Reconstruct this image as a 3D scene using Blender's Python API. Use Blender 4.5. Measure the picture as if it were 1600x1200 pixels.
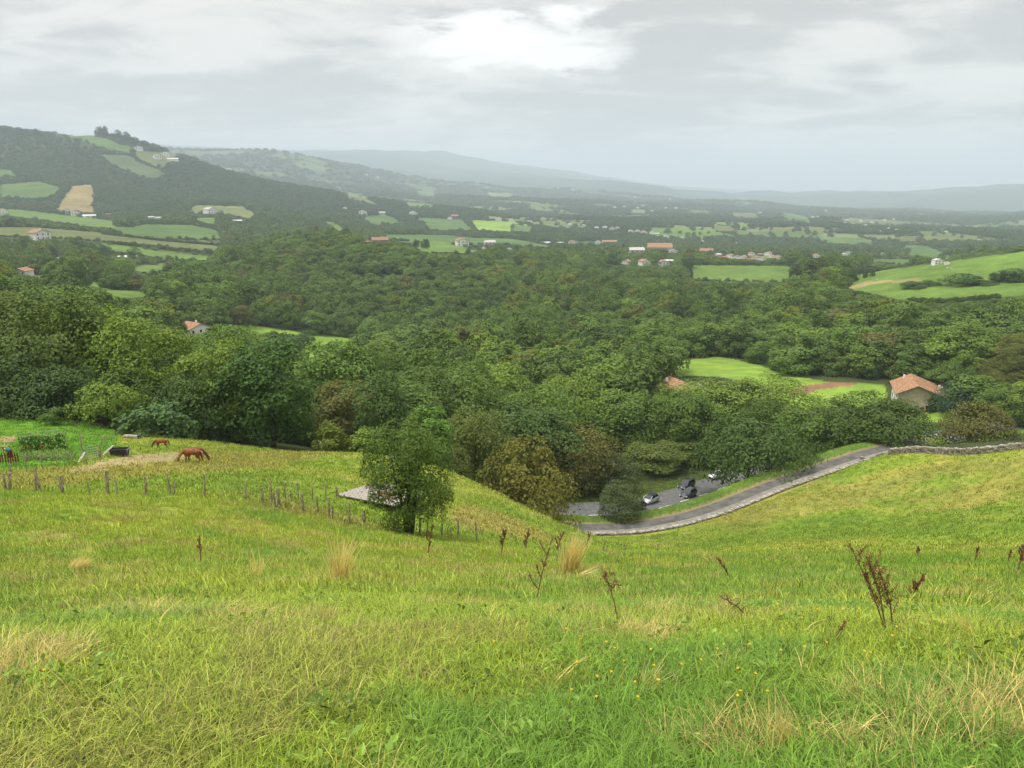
import bpy, bmesh, math, random
import numpy as np
from mathutils import Vector, Matrix

for _o in list(bpy.data.objects):
    bpy.data.objects.remove(_o)
scene = bpy.context.scene
COL = scene.collection
R = math.radians

# ------------------------------------------------------------------ camera
F = 1208.0                       # focal length in pixels of a 1600 wide frame
PITCH = R(14.4)
CP, SP = math.cos(PITCH), math.sin(PITCH)
EYE = 1.6                        # eye height over the meadow
cam_data = bpy.data.cameras.new("camera")
cam = bpy.data.objects.new("camera", cam_data)
COL.objects.link(cam)
cam.location = (0, 0, 0)
cam.rotation_euler = (R(90) - PITCH, 0, 0)
cam_data.sensor_width = 36.0
cam_data.lens = 36.0 * F / 1600.0
cam_data.clip_start = 0.1
cam_data.clip_end = 60000.0
scene.camera = cam

# ------------------------------------------------------------------ light
SUN_EL, SUN_AZ = R(66), R(-100)          # azimuth from +Y, clockwise: high sun on the left, behind thin cloud
sun_data = bpy.data.lights.new("sun", 'SUN')
sun_data.energy = 1.5
sun_data.angle = R(12)
sun_data.color = (1.0, 0.96, 0.88)
sun = bpy.data.objects.new("sun", sun_data)
COL.objects.link(sun)
sd = Vector((math.sin(SUN_AZ) * math.cos(SUN_EL), math.cos(SUN_AZ) * math.cos(SUN_EL), math.sin(SUN_EL)))
sun.rotation_euler = sd.to_track_quat('Z', 'Y').to_euler()

world = bpy.data.worlds.new("World")
scene.world = world
world.use_nodes = True
wn, wl = world.node_tree.nodes, world.node_tree.links
for n in list(wn):
    wn.remove(n)

def WN(t, **kw):
    n = wn.new(t)
    for k, v in kw.items():
        setattr(n, k, v)
    return n

def wmath(op, a, b=None, clamp=False):
    n = WN('ShaderNodeMath', operation=op, use_clamp=clamp)
    for i, v in enumerate((a, b)):
        if v is None:
            continue
        if isinstance(v, (int, float)):
            n.inputs[i].default_value = v
        else:
            wl.new(v, n.inputs[i])
    return n.outputs[0]

def wmix(fac, a, b):
    n = WN('ShaderNodeMix', data_type='RGBA')
    for s, v in ((n.inputs[0], fac), (n.inputs[6], a), (n.inputs[7], b)):
        if isinstance(v, (int, float)):
            s.default_value = v
        elif isinstance(v, tuple):
            s.default_value = (*v, 1)
        else:
            wl.new(v, s)
    return n.outputs[2]

def wramp(x, a, b):
    n = WN('ShaderNodeMapRange', interpolation_type='SMOOTHSTEP')
    wl.new(x, n.inputs[0])
    n.inputs[1].default_value, n.inputs[2].default_value = a, b
    return n.outputs[0]

tc = WN('ShaderNodeTexCoord')
sep = WN('ShaderNodeSeparateXYZ')
wl.new(tc.outputs['Generated'], sep.inputs[0])
sx, sy, sz = sep.outputs
sky = WN('ShaderNodeTexSky', sky_type='NISHITA', sun_disc=False)
sky.sun_elevation, sky.sun_rotation = SUN_EL, SUN_AZ
# a cloud deck: directions are carried to a flat layer overhead
den = wmath('ADD', wmath('MAXIMUM', sz, 0.0), 0.13)
cx, cy = wmath('DIVIDE', sx, den), wmath('DIVIDE', sy, den)
comb = WN('ShaderNodeCombineXYZ')
wl.new(cx, comb.inputs[0]); wl.new(cy, comb.inputs[1])
def wnoise(scale, detail, rough, off, dist=0.0, stretch=(1, 1, 1)):
    m = WN('ShaderNodeMapping')
    m.inputs['Location'].default_value = off
    m.inputs['Scale'].default_value = stretch
    wl.new(comb.outputs[0], m.inputs[0])
    n = WN('ShaderNodeTexNoise')
    n.inputs['Scale'].default_value, n.inputs['Detail'].default_value = scale, detail
    n.inputs['Roughness'].default_value, n.inputs['Distortion'].default_value = rough, dist
    wl.new(m.outputs[0], n.inputs['Vector'])
    return n.outputs[0]
big = wnoise(0.62, 3, 0.5, (1.7, 0.35, 0.0), 0.3)
mid = wnoise(1.7, 8, 0.6, (5.2, 3.1, 0.0), 0.7, (0.7, 1.1, 1))
fine = wnoise(4.2, 6, 0.6, (0.4, 7.7, 0.0), 0.4)
dens = wmath('ADD', wmath('ADD', wmath('MULTIPLY', big, 0.40), wmath('MULTIPLY', mid, 0.42)), wmath('MULTIPLY', fine, 0.18))
thick = wramp(dens, 0.43, 0.55)
# a thin place in the deck ahead, ragged by the same cloud noise
def wdir(px, py):
    u, v = (px - 800) / F, (py - 600) / F
    return Vector((u, CP - v * SP, -SP - v * CP)).normalized()
gd = wdir(800, 66)
ax = wmath('SUBTRACT', wmath('DIVIDE', sx, wmath('MAXIMUM', sy, 0.05)), gd.x / gd.y)
ay = wmath('SUBTRACT', sz, gd.z)
e1 = wmath('ADD', ax, wmath('MULTIPLY', wmath('SUBTRACT', mid, 0.5), 0.25))
e2 = wmath('ADD', ay, wmath('MULTIPLY', wmath('SUBTRACT', fine, 0.5), 0.10))
e1 = wmath('DIVIDE', e1, 0.15); e2 = wmath('DIVIDE', e2, 0.032)
gap = wmath('SUBTRACT', 1.0, wramp(wmath('ADD', wmath('MULTIPLY', e1, e1), wmath('MULTIPLY', e2, e2)), 0.15, 1.5))
gap = wmath('MULTIPLY', gap, wramp(sy, 0.0, 0.3))
cloud = wmix(thick, (3.92, 3.76, 3.56), (2.46, 2.41, 2.34))
cloud = wmix(wmath('MULTIPLY', gap, 0.9), cloud, (5.6, 5.5, 5.35))
# an overcast deck is brighter overhead than at the horizon
cie = wmath('ADD', 1.0, wmath('MULTIPLY', wramp(sz, 0.30, 1.0), 1.5))
cs = WN('ShaderNodeVectorMath', operation='SCALE')
wl.new(cloud, cs.inputs[0]); wl.new(cie, cs.inputs['Scale'])
full = wmix(0.985, sky.outputs[0], cs.outputs[0])
bg = WN('ShaderNodeBackground')
bg.inputs['Strength'].default_value = 0.1
wl.new(full, bg.inputs['Color'])
wo = WN('ShaderNodeOutputWorld')
wl.new(bg.outputs[0], wo.inputs['Surface'])

vs = scene.view_settings
vs.view_transform, vs.look = 'Standard', 'None'
vs.exposure, vs.gamma = 1.27, 1.0
vs.use_curve_mapping = False
cy_ = scene.cycles
cy_.max_bounces, cy_.diffuse_bounces, cy_.glossy_bounces = 5, 3, 1
cy_.transmission_bounces, cy_.transparent_max_bounces, cy_.volume_bounces = 3, 4, 1
cy_.use_adaptive_sampling, cy_.adaptive_threshold = True, 0.02
cy_.use_denoising = True
cy_.caustics_reflective = cy_.caustics_refractive = False
cy_.sample_clamp_indirect = 4.0

# ------------------------------------------------------------------ helpers
rng = np.random.default_rng(11)
random.seed(5)

def ray(px, py):
    u, v = (px - 800.0) / F, (py - 600.0) / F
    return u, CP - v * SP, -SP - v * CP

def pt(px, py, t):
    a, b, c = ray(px, py)
    return np.array((a * t, b * t, c * t))

def project(x, y, z):
    t = y * CP - z * SP
    t = np.where(t > 0.05, t, 0.05)
    return 800 + F * x / t, 600 - F * (y * SP + z * CP) / t, t

def hash2(ix, iy, seed):
    n = (ix.astype(np.int64) * 374761393 + iy.astype(np.int64) * 668265263 + seed * 974634777) & 0xFFFFFFFF
    n = ((n ^ (n >> 13)) * 1274126177) & 0xFFFFFFFF
    return ((n ^ (n >> 16)) & 0xFFFFFF) / float(0xFFFFFF)

def vnoise(x, y, seed=0):
    x, y = np.asarray(x, float), np.asarray(y, float)
    ix, iy = np.floor(x), np.floor(y)
    fx, fy = x - ix, y - iy
    fx, fy = fx * fx * (3 - 2 * fx), fy * fy * (3 - 2 * fy)
    a, b = hash2(ix, iy, seed), hash2(ix + 1, iy, seed)
    c, d = hash2(ix, iy + 1, seed), hash2(ix + 1, iy + 1, seed)
    return (a + (b - a) * fx) * (1 - fy) + (c + (d - c) * fx) * fy

def fbm(x, y, seed=0, oct=3):
    s, a, tot = 0, 1.0, 0
    for k in range(oct):
        s = s + a * vnoise(x * 2 ** k, y * 2 ** k, seed + 17 * k); tot += a; a *= 0.5
    return s / tot

def inpoly(px, py, poly):
    poly = np.asarray(poly, float)
    res = np.zeros(np.shape(px), bool)
    x0, y0 = poly.min(0); x1, y1 = poly.max(0)
    m = (px >= x0) & (px <= x1) & (py >= y0) & (py <= y1)
    if not m.any():
        return res
    qx, qy = px[m], py[m]
    c = np.zeros(qx.shape, bool)
    n = len(poly)
    for i in range(n):
        ax_, ay_ = poly[i]; bx_, by_ = poly[(i + 1) % n]
        if ay_ == by_:
            continue
        k = ((ay_ > qy) != (by_ > qy)) & (qx < (bx_ - ax_) * (qy - ay_) / (by_ - ay_) + ax_)
        c ^= k
    res[m] = c
    return res

def catmull(P, n):
    P = [np.asarray(p, float) for p in P]
    P = [2 * P[0] - P[1]] + P + [2 * P[-1] - P[-2]]
    out = []
    for i in range(1, len(P) - 2):
        for k in range(n):
            s = k / n
            a, b, c, d = P[i - 1], P[i], P[i + 1], P[i + 2]
            out.append(0.5 * (2 * b + (c - a) * s + (2 * a - 5 * b + 4 * c - d) * s * s + (3 * b - a - 3 * c + d) * s ** 3))
    out.append(P[-2])
    return np.array(out)

def fast_mesh(name, verts, faces, mat=None, smooth=False):
    """verts (N,3); faces (M,k) array of one size"""
    verts = np.asarray(verts, np.float32); faces = np.asarray(faces, np.int32)
    me = bpy.data.meshes.new(name)
    me.vertices.add(len(verts)); me.vertices.foreach_set('co', verts.ravel())
    k = faces.shape[1]
    me.loops.add(faces.size); me.loops.foreach_set('vertex_index', faces.ravel())
    me.polygons.add(len(faces))
    me.polygons.foreach_set('loop_start', np.arange(len(faces), dtype=np.int32) * k)
    me.polygons.foreach_set('use_smooth', np.full(len(faces), smooth))
    me.update(calc_edges=True)
    if mat:
        me.materials.append(mat)
    return me

def link(name, data, parent=None):
    o = bpy.data.objects.new(name, data)
    COL.objects.link(o)
    if parent is not None:
        o.parent = parent
    return o

def empty(name, loc=(0, 0, 0), rz=0.0, scale=None):
    o = bpy.data.objects.new(name, None)
    o.empty_display_size = 0.2
    COL.objects.link(o)
    o.location = loc; o.rotation_euler = (0, 0, rz)
    if scale is not None:
        o.scale = scale
    return o

def tag(o, label=None, cat=None, group=None, kind=None):
    for k, v in (('label', label), ('category', cat), ('group', group), ('kind', kind)):
        if v:
            o[k] = v
    return o

class MB:
    """collects simple shapes into one mesh"""
    def __init__(self):
        self.v, self.f = [], []
    def poly(self, verts, faces):
        b = len(self.v)
        self.v += [tuple(p) for p in verts]
        self.f += [tuple(b + i for i in f) for f in faces]
        return self
    def box(self, c, s, rz=0.0, M=None):
        cs, sn = math.cos(rz), math.sin(rz)
        vs_ = []
        for dz in (-.5, .5):
            for dx, dy in ((-.5, -.5), (.5, -.5), (.5, .5), (-.5, .5)):
                x, y = dx * s[0], dy * s[1]
                p = Vector((c[0] + x * cs - y * sn, c[1] + x * sn + y * cs, c[2] + dz * s[2]))
                vs_.append(M @ p if M else p)
        return self.poly(vs_, [(3, 2, 1, 0), (4, 5, 6, 7), (0, 1, 5, 4), (1, 2, 6, 5), (2, 3, 7, 6), (3, 0, 4, 7)])
    def tube(self, pts, rad, n=6, cap=True):
        pts = [Vector(p) for p in pts]
        if isinstance(rad, (int, float)):
            rad = [rad] * len(pts)
        rings = []
        up = Vector((0.13, 0.21, 0.97))
        for i, p in enumerate(pts):
            d = (pts[min(i + 1, len(pts) - 1)] - pts[max(i - 1, 0)])
            d = d.normalized() if d.length > 1e-9 else Vector((0, 0, 1))
            a = d.cross(up)
            if a.length < 1e-3:
                a = d.cross(Vector((1, 0, 0)))
            a.normalize(); b_ = d.cross(a)
            rings.append([p + (a * math.cos(2 * math.pi * k / n) + b_ * math.sin(2 * math.pi * k / n)) * rad[i] for k in range(n)])
        vs_ = [q for r_ in rings for q in r_]
        fs = []
        for i in range(len(pts) - 1):
            for k in range(n):
                k2 = (k + 1) % n
                fs.append((i * n + k, i * n + k2, (i + 1) * n + k2, (i + 1) * n + k))
        if cap:
            fs.append(tuple(range(n - 1, -1, -1))); fs.append(tuple((len(pts) - 1) * n + k for k in range(n)))
        return self.poly(vs_, fs)
    def mesh(self, name, mat=None, smooth=False):
        me = bpy.data.meshes.new(name)
        me.from_pydata(self.v, [], self.f)
        if smooth:
            me.polygons.foreach_set('use_smooth', np.ones(len(self.f), bool))
        if mat:
            me.materials.append(mat)
        me.update()
        return me
    def build(self, name, mat=None, parent=None, smooth=False):
        return link(name, self.mesh(name, mat, smooth), parent)

# ------------------------------------------------------------------ materials
def new_mat(name):
    m = bpy.data.materials.new(name)
    m.use_nodes = True
    nt = m.node_tree
    for n in list(nt.nodes):
        if n.type != 'OUTPUT_MATERIAL':
            nt.nodes.remove(n)
    return m, nt, [n for n in nt.nodes if n.type == 'OUTPUT_MATERIAL'][0]

def nd(nt, t, ins=None, **kw):
    n = nt.nodes.new(t)
    for k, v in kw.items():
        setattr(n, k, v)
    for k, v in (ins or {}).items():
        s = n.inputs[k]
        if hasattr(v, 'is_linked') or isinstance(v, bpy.types.NodeSocket):
            nt.links.new(v, s)
        else:
            s.default_value = v
    return n

def mixc(nt, fac, a, b, blend='MIX'):
    n = nt.nodes.new('ShaderNodeMix'); n.data_type = 'RGBA'; n.blend_type = blend
    for s, v in ((n.inputs[0], fac), (n.inputs[6], a), (n.inputs[7], b)):
        if isinstance(v, (int, float)):
            s.default_value = v
        elif isinstance(v, tuple):
            s.default_value = (*v[:3], 1)
        else:
            nt.links.new(v, s)
    return n.outputs[2]

def mth(nt, op, a, b=None):
    n = nt.nodes.new('ShaderNodeMath'); n.operation = op
    for i, v in enumerate((a, b)):
        if v is None:
            continue
        if isinstance(v, (int, float)):
            n.inputs[i].default_value = v
        else:
            nt.links.new(v, n.inputs[i])
    return n.outputs[0]

def mrange(nt, x, a, b, c=0.0, d=1.0):
    n = nd(nt, 'ShaderNodeMapRange', {0: x, 1: a, 2: b, 3: c, 4: d})
    return n.outputs[0]

def leaf_mat(name, trans=0.3, spread=0.55, gloss=0.25, rough=0.55):
    m, nt, out = new_mat(name)
    at = nd(nt, 'ShaderNodeAttribute', attribute_type='INSTANCER', attribute_name='tint')
    geo = nd(nt, 'ShaderNodeNewGeometry')
    r_ = geo.outputs['Random Per Island']
    val = mrange(nt, r_, 0, 1, 1 - spread * 0.6, 1 + spread * 0.6)
    sc = nd(nt, 'ShaderNodeVectorMath', {0: at.outputs['Color'], 'Scale': val}, operation='SCALE')
    yel = mixc(nt, mrange(nt, mth(nt, 'FRACT', mth(nt, 'MULTIPLY', r_, 7.13)), 0.5, 1.0, 0, 0.35), sc.outputs[0],
               mixc(nt, 1.0, sc.outputs[0], (1.35, 1.12, 0.7), 'MULTIPLY'))
    b = nd(nt, 'ShaderNodeBsdfPrincipled', {'Base Color': yel, 'Roughness': rough, 'Specular IOR Level': gloss})
    tcol = mixc(nt, 1.0, yel, (1.15, 1.2, 0.55), 'MULTIPLY')
    tr = nd(nt, 'ShaderNodeBsdfTranslucent', {'Color': tcol})
    mx = nd(nt, 'ShaderNodeMixShader', {0: trans, 1: b.outputs[0], 2: tr.outputs[0]})
    nt.links.new(mx.outputs[0], out.inputs['Surface'])
    return m

def plain(name, col, rough=0.7, var=0.25, scale=6.0, spec=0.3, metal=0.0, bump=0.0, col2=None, detail=4, coat=0.0, coords='Object', stretch=(1, 1, 1)):
    m, nt, out = new_mat(name)
    t = nd(nt, 'ShaderNodeTexCoord')
    mp = nd(nt, 'ShaderNodeMapping', {0: t.outputs[coords], 3: stretch})
    n = nd(nt, 'ShaderNodeTexNoise', {'Vector': mp.outputs[0], 'Scale': scale, 'Detail': detail, 'Roughness': 0.6})
    c2 = col2 or tuple(c * (1 - var * 1.4) for c in col)
    c1 = tuple(min(1, c * (1 + var * 0.6)) for c in col)
    c = mixc(nt, mrange(nt, n.outputs[0], 0.35, 0.65), c2, c1)
    b = nd(nt, 'ShaderNodeBsdfPrincipled', {'Base Color': c, 'Roughness': rough, 'Specular IOR Level': spec, 'Metallic': metal, 'Coat Weight': coat})
    if bump:
        bp = nd(nt, 'ShaderNodeBump', {'Strength': bump, 'Distance': 0.05, 'Height': n.outputs[0]})
        nt.links.new(bp.outputs[0], b.inputs['Normal'])
    nt.links.new(b.outputs[0], out.inputs['Surface'])
    return m

M = {}
M['leaf'] = leaf_mat('tree_leaves', 0.24, 0.45, 0.2, 0.6)
M['leaf_glossy'] = leaf_mat('broad_leaves', 0.22, 0.6, 0.22, 0.55)
M['grass'] = leaf_mat('grass_blades', 0.26, 1.0, 0.2, 0.6)
M['bark'] = plain('bark', (0.085, 0.07, 0.05), 0.9, 0.5, 9, 0.1, bump=0.6, stretch=(1, 1, 0.25))
M['post'] = plain('weathered_post', (0.40, 0.34, 0.25), 0.9, 0.5, 14, 0.1, bump=0.7, col2=(0.12, 0.095, 0.065), stretch=(1, 1, 0.3))
M['wire'] = plain('rusty_wire', (0.12, 0.105, 0.09), 0.6, 0.3, 30, metal=0.6)
# ------------------------------------------------------------------ terrain: survey points -> smooth height field
SV = []      # (azimuth, ln r, q)  with q = (z + EYE) / r
def sv(px, py, t):
    x, y, z = pt(px, py, t)
    r = math.hypot(x, y)
    SV.append((math.atan2(x, y), math.log(r), (z + EYE) / r))
def svz(az, r, z):
    SV.append((R(az), math.log(r), (z + EYE) / r))

# hillside meadow under the camera
for az in (-75, -50, -33, -17, 0, 17, 33, 50, 75):
    c = math.cos(R(az))
    for r in (1.0, 3.0, 6.0):
        svz(az, r, -EYE - r * (0.34 * c + (0.03 if abs(az) < 25 else 0)))
for az, z10, z20 in ((-75, -3.4, -6), (-50, -4.8, -7.6), (-33, -5.2, -9.0), (-17, -5.5, -9.9), (0, -5.9, -10.9), (17, -5.75, -10.4), (33, -5.2, -9.1), (50, -4.6, -7.6), (75, -3.2, -5.6)):
    svz(az, 10, z10); svz(az, 20, z20)
for p in [(-150, 768, 38), (10, 770, 38), (168, 771, 38), (320, 778, 39), (424, 793, 40), (540, 819, 41), (640, 836, 43), (746, 848, 46), (870, 867, 49),
          (1026, 877, 52), (1200, 872, 50), (1400, 864, 47), (1600, 858, 44), (1800, 855, 43),
          # horse pasture
          (-150, 735, 55), (20, 752, 47), (150, 742, 52), (300, 722, 65), (250, 700, 77), (400, 745, 56), (560, 792, 50), (500, 742, 63), (450, 716, 80), (650, 785, 58), (700, 800, 57), (800, 832, 58),
          (0, 720, 62), (50, 700, 73), (0, 680, 84), (100, 690, 80), (-150, 655, 95), (60, 655, 97), (180, 671, 93), (330, 691, 92), (480, 707, 92), (590, 715, 94),
          (870, 828, 63), (820, 796, 73), (760, 763, 81), (700, 738, 88), (880, 850, 64), (760, 790, 68), (620, 745, 75), (850, 842, 62),
          # ground falling behind the pasture
          (0, 650, 118), (200, 655, 118), (400, 690, 118), (550, 715, 120), (620, 745, 108), (700, 785, 108), (760, 812, 104), (820, 835, 96), (870, 850, 88), (760, 770, 135), (860, 815, 125), (700, 720, 150),
          (900, 840, 105), (960, 842, 105), (1040, 838, 106), (1140, 812, 108), (1220, 780, 112), (1300, 748, 118), (1352, 722, 126),
          (1000, 858, 78), (1100, 860, 72), (1200, 845, 80), (1400, 820, 80), (1400, 765, 104), (1300, 805, 95), (1500, 770, 92), (1600, 780, 78), (1600, 740, 88), (1600, 830, 60), (1500, 845, 60), (1800, 800, 60), (1800, 700, 88),
          (1390, 706, 121), (1500, 711, 109), (1600, 699, 102), (1750, 688, 95), (1280, 778, 104), (1450, 740, 104),
          (880, 823, 116), (960, 826, 118), (1040, 818, 121), (1120, 795, 124), (1200, 763, 129), (1270, 738, 133), (1335, 716, 137),
          (860, 808, 130), (960, 803, 131), (1010, 799, 133), (1060, 785, 140), (1100, 773, 147), (1150, 757, 155), (1250, 733, 163), (1380, 706, 172), (1470, 685, 179), (1540, 670, 194), (1600, 661, 206), (1720, 648, 228),
          (1450, 715, 140), (1560, 700, 138), (1700, 690, 130),
          # house terrace and valley meadows on the right
          (1400, 662, 195), (1430, 634, 238), (1470, 645, 225), (1350, 600, 255), (1280, 632, 225), (1240, 611, 246), (1180, 578, 298), (1100, 561, 332), (1030, 564, 332), (1200, 640, 215), (1330, 660, 195),
          (1000, 580, 300), (1050, 680, 185), (950, 700, 175), (850, 700, 175), (900, 620, 250), (700, 640, 205), (600, 650, 190), (800, 590, 280), (560, 610, 250), (450, 600, 260),
          (250, 600, 200), (60, 600, 190), (305, 535, 365), (400, 560, 340), (480, 532, 420), (480, 556, 360), (530, 577, 325), (700, 545, 400), (850, 530, 430), (1000, 520, 450), (1200, 530, 400),
          (1330, 560, 330), (1430, 560, 320), (1500, 570, 300), (1580, 540, 232), (1660, 500, 215), (1610, 520, 222), (1560, 590, 216), (1600, 620, 215), (1640, 560, 300), (1700, 600, 215),
          # wooded rise and right hill
          (560, 535, 450), (430, 480, 520), (430, 415, 680), (430, 392, 800), (465, 384, 850), (500, 379, 870), (550, 382, 880), (600, 385, 880), (380, 412, 800), (690, 391, 850), (760, 410, 830), (900, 428, 830), (1000, 436, 820), (650, 450, 640), (850, 470, 600), (1000, 470, 600),
          (1080, 440, 790), (1230, 441, 780), (1080, 414, 905), (1235, 415, 905), (1130, 470, 600), (1250, 480, 500), (1270, 446, 560), (1310, 452, 470), (1350, 428, 560), (1400, 419, 530), (1470, 411, 490), (1540, 403, 465), (1600, 396, 450), (1760, 380, 430),
          (1450, 440, 430), (1400, 466, 400), (1500, 470, 375), (1600, 462, 355), (1600, 430, 410), (1400, 500, 350), (1750, 440, 370),
          (500, 405, 1050), (620, 400, 1080), (720, 400, 1080), (1400, 430, 700), (1550, 430, 640), (1700, 420, 600),
          # left lowland
          (62, 374, 900), (33, 432, 540), (150, 452, 480), (60, 480, 330), (0, 520, 240), (150, 520, 270), (250, 470, 420), (330, 450, 560), (200, 402, 900), (300, 382, 1050), (100, 352, 1450), (330, 342, 1500), (235, 425, 680), (130, 420, 660),
          (400, 400, 1050), (420, 360, 1450), (0, 345, 1400), (-150, 400, 800), (-150, 520, 240), (0, 332, 1700), (120, 334, 1720), (250, 346, 1650),
          # left hill
          (-200, 195, 2600), (-60, 198, 2600), (0, 205, 2600), (40, 205, 2610), (80, 205, 2620), (115, 205, 2610), (150, 204, 2600), (185, 209, 2590), (215, 220, 2580), (250, 238, 2600), (330, 256, 2700), (400, 277, 2750), (500, 297, 2750), (600, 316, 2650), (700, 337, 2500), (800, 353, 2400), (870, 366, 2300),
          (60, 240, 2430), (200, 270, 2300), (60, 290, 2050), (125, 290, 1990), (120, 311, 1880), (200, 300, 2080), (300, 300, 2220), (400, 320, 2120), (500, 340, 1950), (600, 352, 1850), (330, 322, 1800), (0, 285, 2050), (-150, 300, 1900),
          (0, 230, 3600), (200, 255, 3500), (300, 275, 3500), (450, 300, 3500), (600, 322, 3400),
          # valley floor and plain
          (700, 352, 1900), (800, 357, 1900), (700, 382, 1250), (800, 390, 1250), (900, 388, 1450), (900, 372, 1800), (1000, 362, 2200), (1000, 412, 1010), (1150, 407, 1120), (1180, 402, 1300), (1300, 415, 1050), (1400, 405, 1250), (1500, 405, 1150), (1600, 400, 1100),
          (1000, 345, 3000), (800, 335, 3000), (1200, 375, 2000), (1200, 345, 3200), (1400, 378, 1900), (1400, 350, 3000), (1600, 375, 1900), (1600, 352, 3000), (1420, 388, 1650),
          (800, 308, 4500), (900, 312, 4600), (1000, 318, 4700), (1100, 322, 4700), (1250, 328, 4700), (1400, 333, 4800), (1600, 338, 4800), (700, 308, 4300),
          (350, 243, 5600), (430, 235, 5800), (500, 248, 5900), (560, 265, 5900), (620, 288, 5800), (250, 238, 5600), (100, 220, 5600), (430, 290, 3900), (550, 300, 3800), (-150, 215, 5600),
          (430, 260, 8500), (520, 238, 14500), (650, 236, 14500), (750, 241, 14500), (850, 259, 14500), (950, 276, 14500), (1050, 294, 14500), (1150, 306, 14500), (350, 240, 14500), (200, 230, 14500), (-100, 220, 14500),
          (600, 285, 8200), (800, 296, 8200), (950, 305, 8500), (1100, 314, 8500), (1300, 322, 8500), (1420, 314, 8200), (1460, 303, 8300), (1500, 312, 8200), (1545, 299, 8400), (1590, 306, 8300), (1700, 296, 8300), (1390, 320, 8200), (1460, 309, 14000), (1600, 307, 14000), (1300, 311, 14000), (1460, 327, 6800), (1600, 327, 6800)]:
    sv(*p)
for az in (-60, -45, -30, -15, 0, 15, 30, 45, 60):
    svz(az, 30000, -200)
for sgn in (-1, 1):
    for az in (60, 95):
        for r, z in ((40, -10 if az == 60 else -4), (90, -26 if az == 60 else -10), (200, -45 if az == 60 else -20), (450, -50), (1000, -50 if sgn < 0 else -60), (2600, 120 if sgn < 0 else -60), (5000, 0), (9000, -60)):
            svz(sgn * az, r, z)
SV = np.array(SV)
KC = 0.06
def _phi(d2):
    return np.sqrt(d2 + KC * KC)
_P = SV[:, :2]
_D2 = ((_P[:, None] - _P[None]) ** 2).sum(-1)
_n = len(SV)
_A = np.zeros((_n + 1, _n + 1))
_A[:_n, :_n] = _phi(_D2) - np.eye(_n) * 0.004
_A[:_n, _n] = _A[_n, :_n] = 1
_W = np.linalg.solve(_A, np.append(SV[:, 2], 0))

def q_rbf(az, lr):
    out = np.empty(az.shape)
    fa, fl, fo = az.ravel(), lr.ravel(), np.empty(az.size)
    for i in range(0, fa.size, 40000):
        a, l = fa[i:i + 40000], fl[i:i + 40000]
        d2 = (a[:, None] - _P[None, :, 0]) ** 2 + (l[:, None] - _P[None, :, 1]) ** 2
        fo[i:i + 40000] = _phi(d2) @ _W[:_n] + _W[_n]
    return fo.reshape(out.shape)

# polar grid, fine inside the view and coarse round the back
AZ = np.concatenate([np.linspace(-math.pi, R(-47), 48, endpoint=False), np.linspace(R(-47), R(47), 720, endpoint=False), np.linspace(R(47), math.pi, 49)])
LR = np.concatenate([np.linspace(math.log(0.4), math.log(3), 14, endpoint=False), np.linspace(math.log(3), math.log(50), 150, endpoint=False),
                     np.linspace(math.log(50), math.log(300), 230, endpoint=False), np.linspace(math.log(300), math.log(3500), 250, endpoint=False), np.linspace(math.log(3500), math.log(26000), 110)])
na, nr = len(AZ), len(LR)
# the smooth field is evaluated on a coarser grid and interpolated
def coarse_eval():
    ia = np.unique(np.concatenate([np.arange(0, na, 3), [na - 1]])); ir = np.unique(np.concatenate([np.arange(0, nr, 3), [nr - 1]]))
    A, L = np.meshgrid(AZ[ia], LR[ir], indexing='ij')
    Q = q_rbf(A, L)
    t1 = np.empty((na, len(ir)))
    for j in range(len(ir)):
        t1[:, j] = np.interp(AZ, AZ[ia], Q[:, j])
    t2 = np.empty((na, nr))
    for i in range(na):
        t2[i] = np.interp(LR, LR[ir], t1[i])
    return t2
GA, GL = np.meshgrid(AZ, LR, indexing='ij')
GR = np.exp(GL)
GQ = coarse_eval()
bk = np.clip((np.abs(GA) - R(60)) / R(70), 0, 1); bk = bk * bk * (3 - 2 * bk)
qb = 0.30 / (1 + (GR / 220.0) ** 1.3)
GQ = GQ * (1 - bk) + qb * bk
GX, GY = GR * np.sin(GA), GR * np.cos(GA)
GZ = -EYE + GQ * GR
# relief: tussocks near by, rolling ground far off
near = np.clip((70 - GR) / 25, 0, 1) * np.clip((GR - 1.0) / 3, 0, 1)
GZ += near * (0.16 * (fbm(GX / 1.9, GY / 1.9, 3, 3) - 0.5) + 0.35 * (vnoise(GX / 7, GY / 7, 9) - 0.5))
midr = np.clip((GR - 60) / 60, 0, 1) * np.clip((1500 - GR) / 500, 0, 1)
GZ += midr * (0.5 * (vnoise(GX / 9, GY / 9, 21) - 0.5))
farm = np.clip((GR - 1100) / 900, 0, 1) * np.clip((13000 - GR) / 3000, 0, 1)
onplain = 1 - np.clip((R(-4) - GA) / R(8), 0, 1) * np.clip((3300 - GR) / 400, 0, 1) * 0.7
GZ += farm * onplain * (62 * (fbm(GX / 620, GY / 620, 5, 3) - 0.5) + 60 * (vnoise(GX / 1500 + 3, GY / 1500, 8) - 0.5) * np.clip((GR - 2500) / 1500, 0, 1))

ridge = np.clip((GR - 5000) / 2500, 0, 1) * np.clip((19000 - GR) / 3000, 0, 1) * (np.abs(GA) < R(60))
GZ += ridge * (GR / 14000.0) * (360 * (fbm(GX / 2600 + 5, GY / 2600, 15, 4) - 0.5) + 150 * (fbm(GX / 900, GY / 900, 16, 3) - 0.5))

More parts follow.
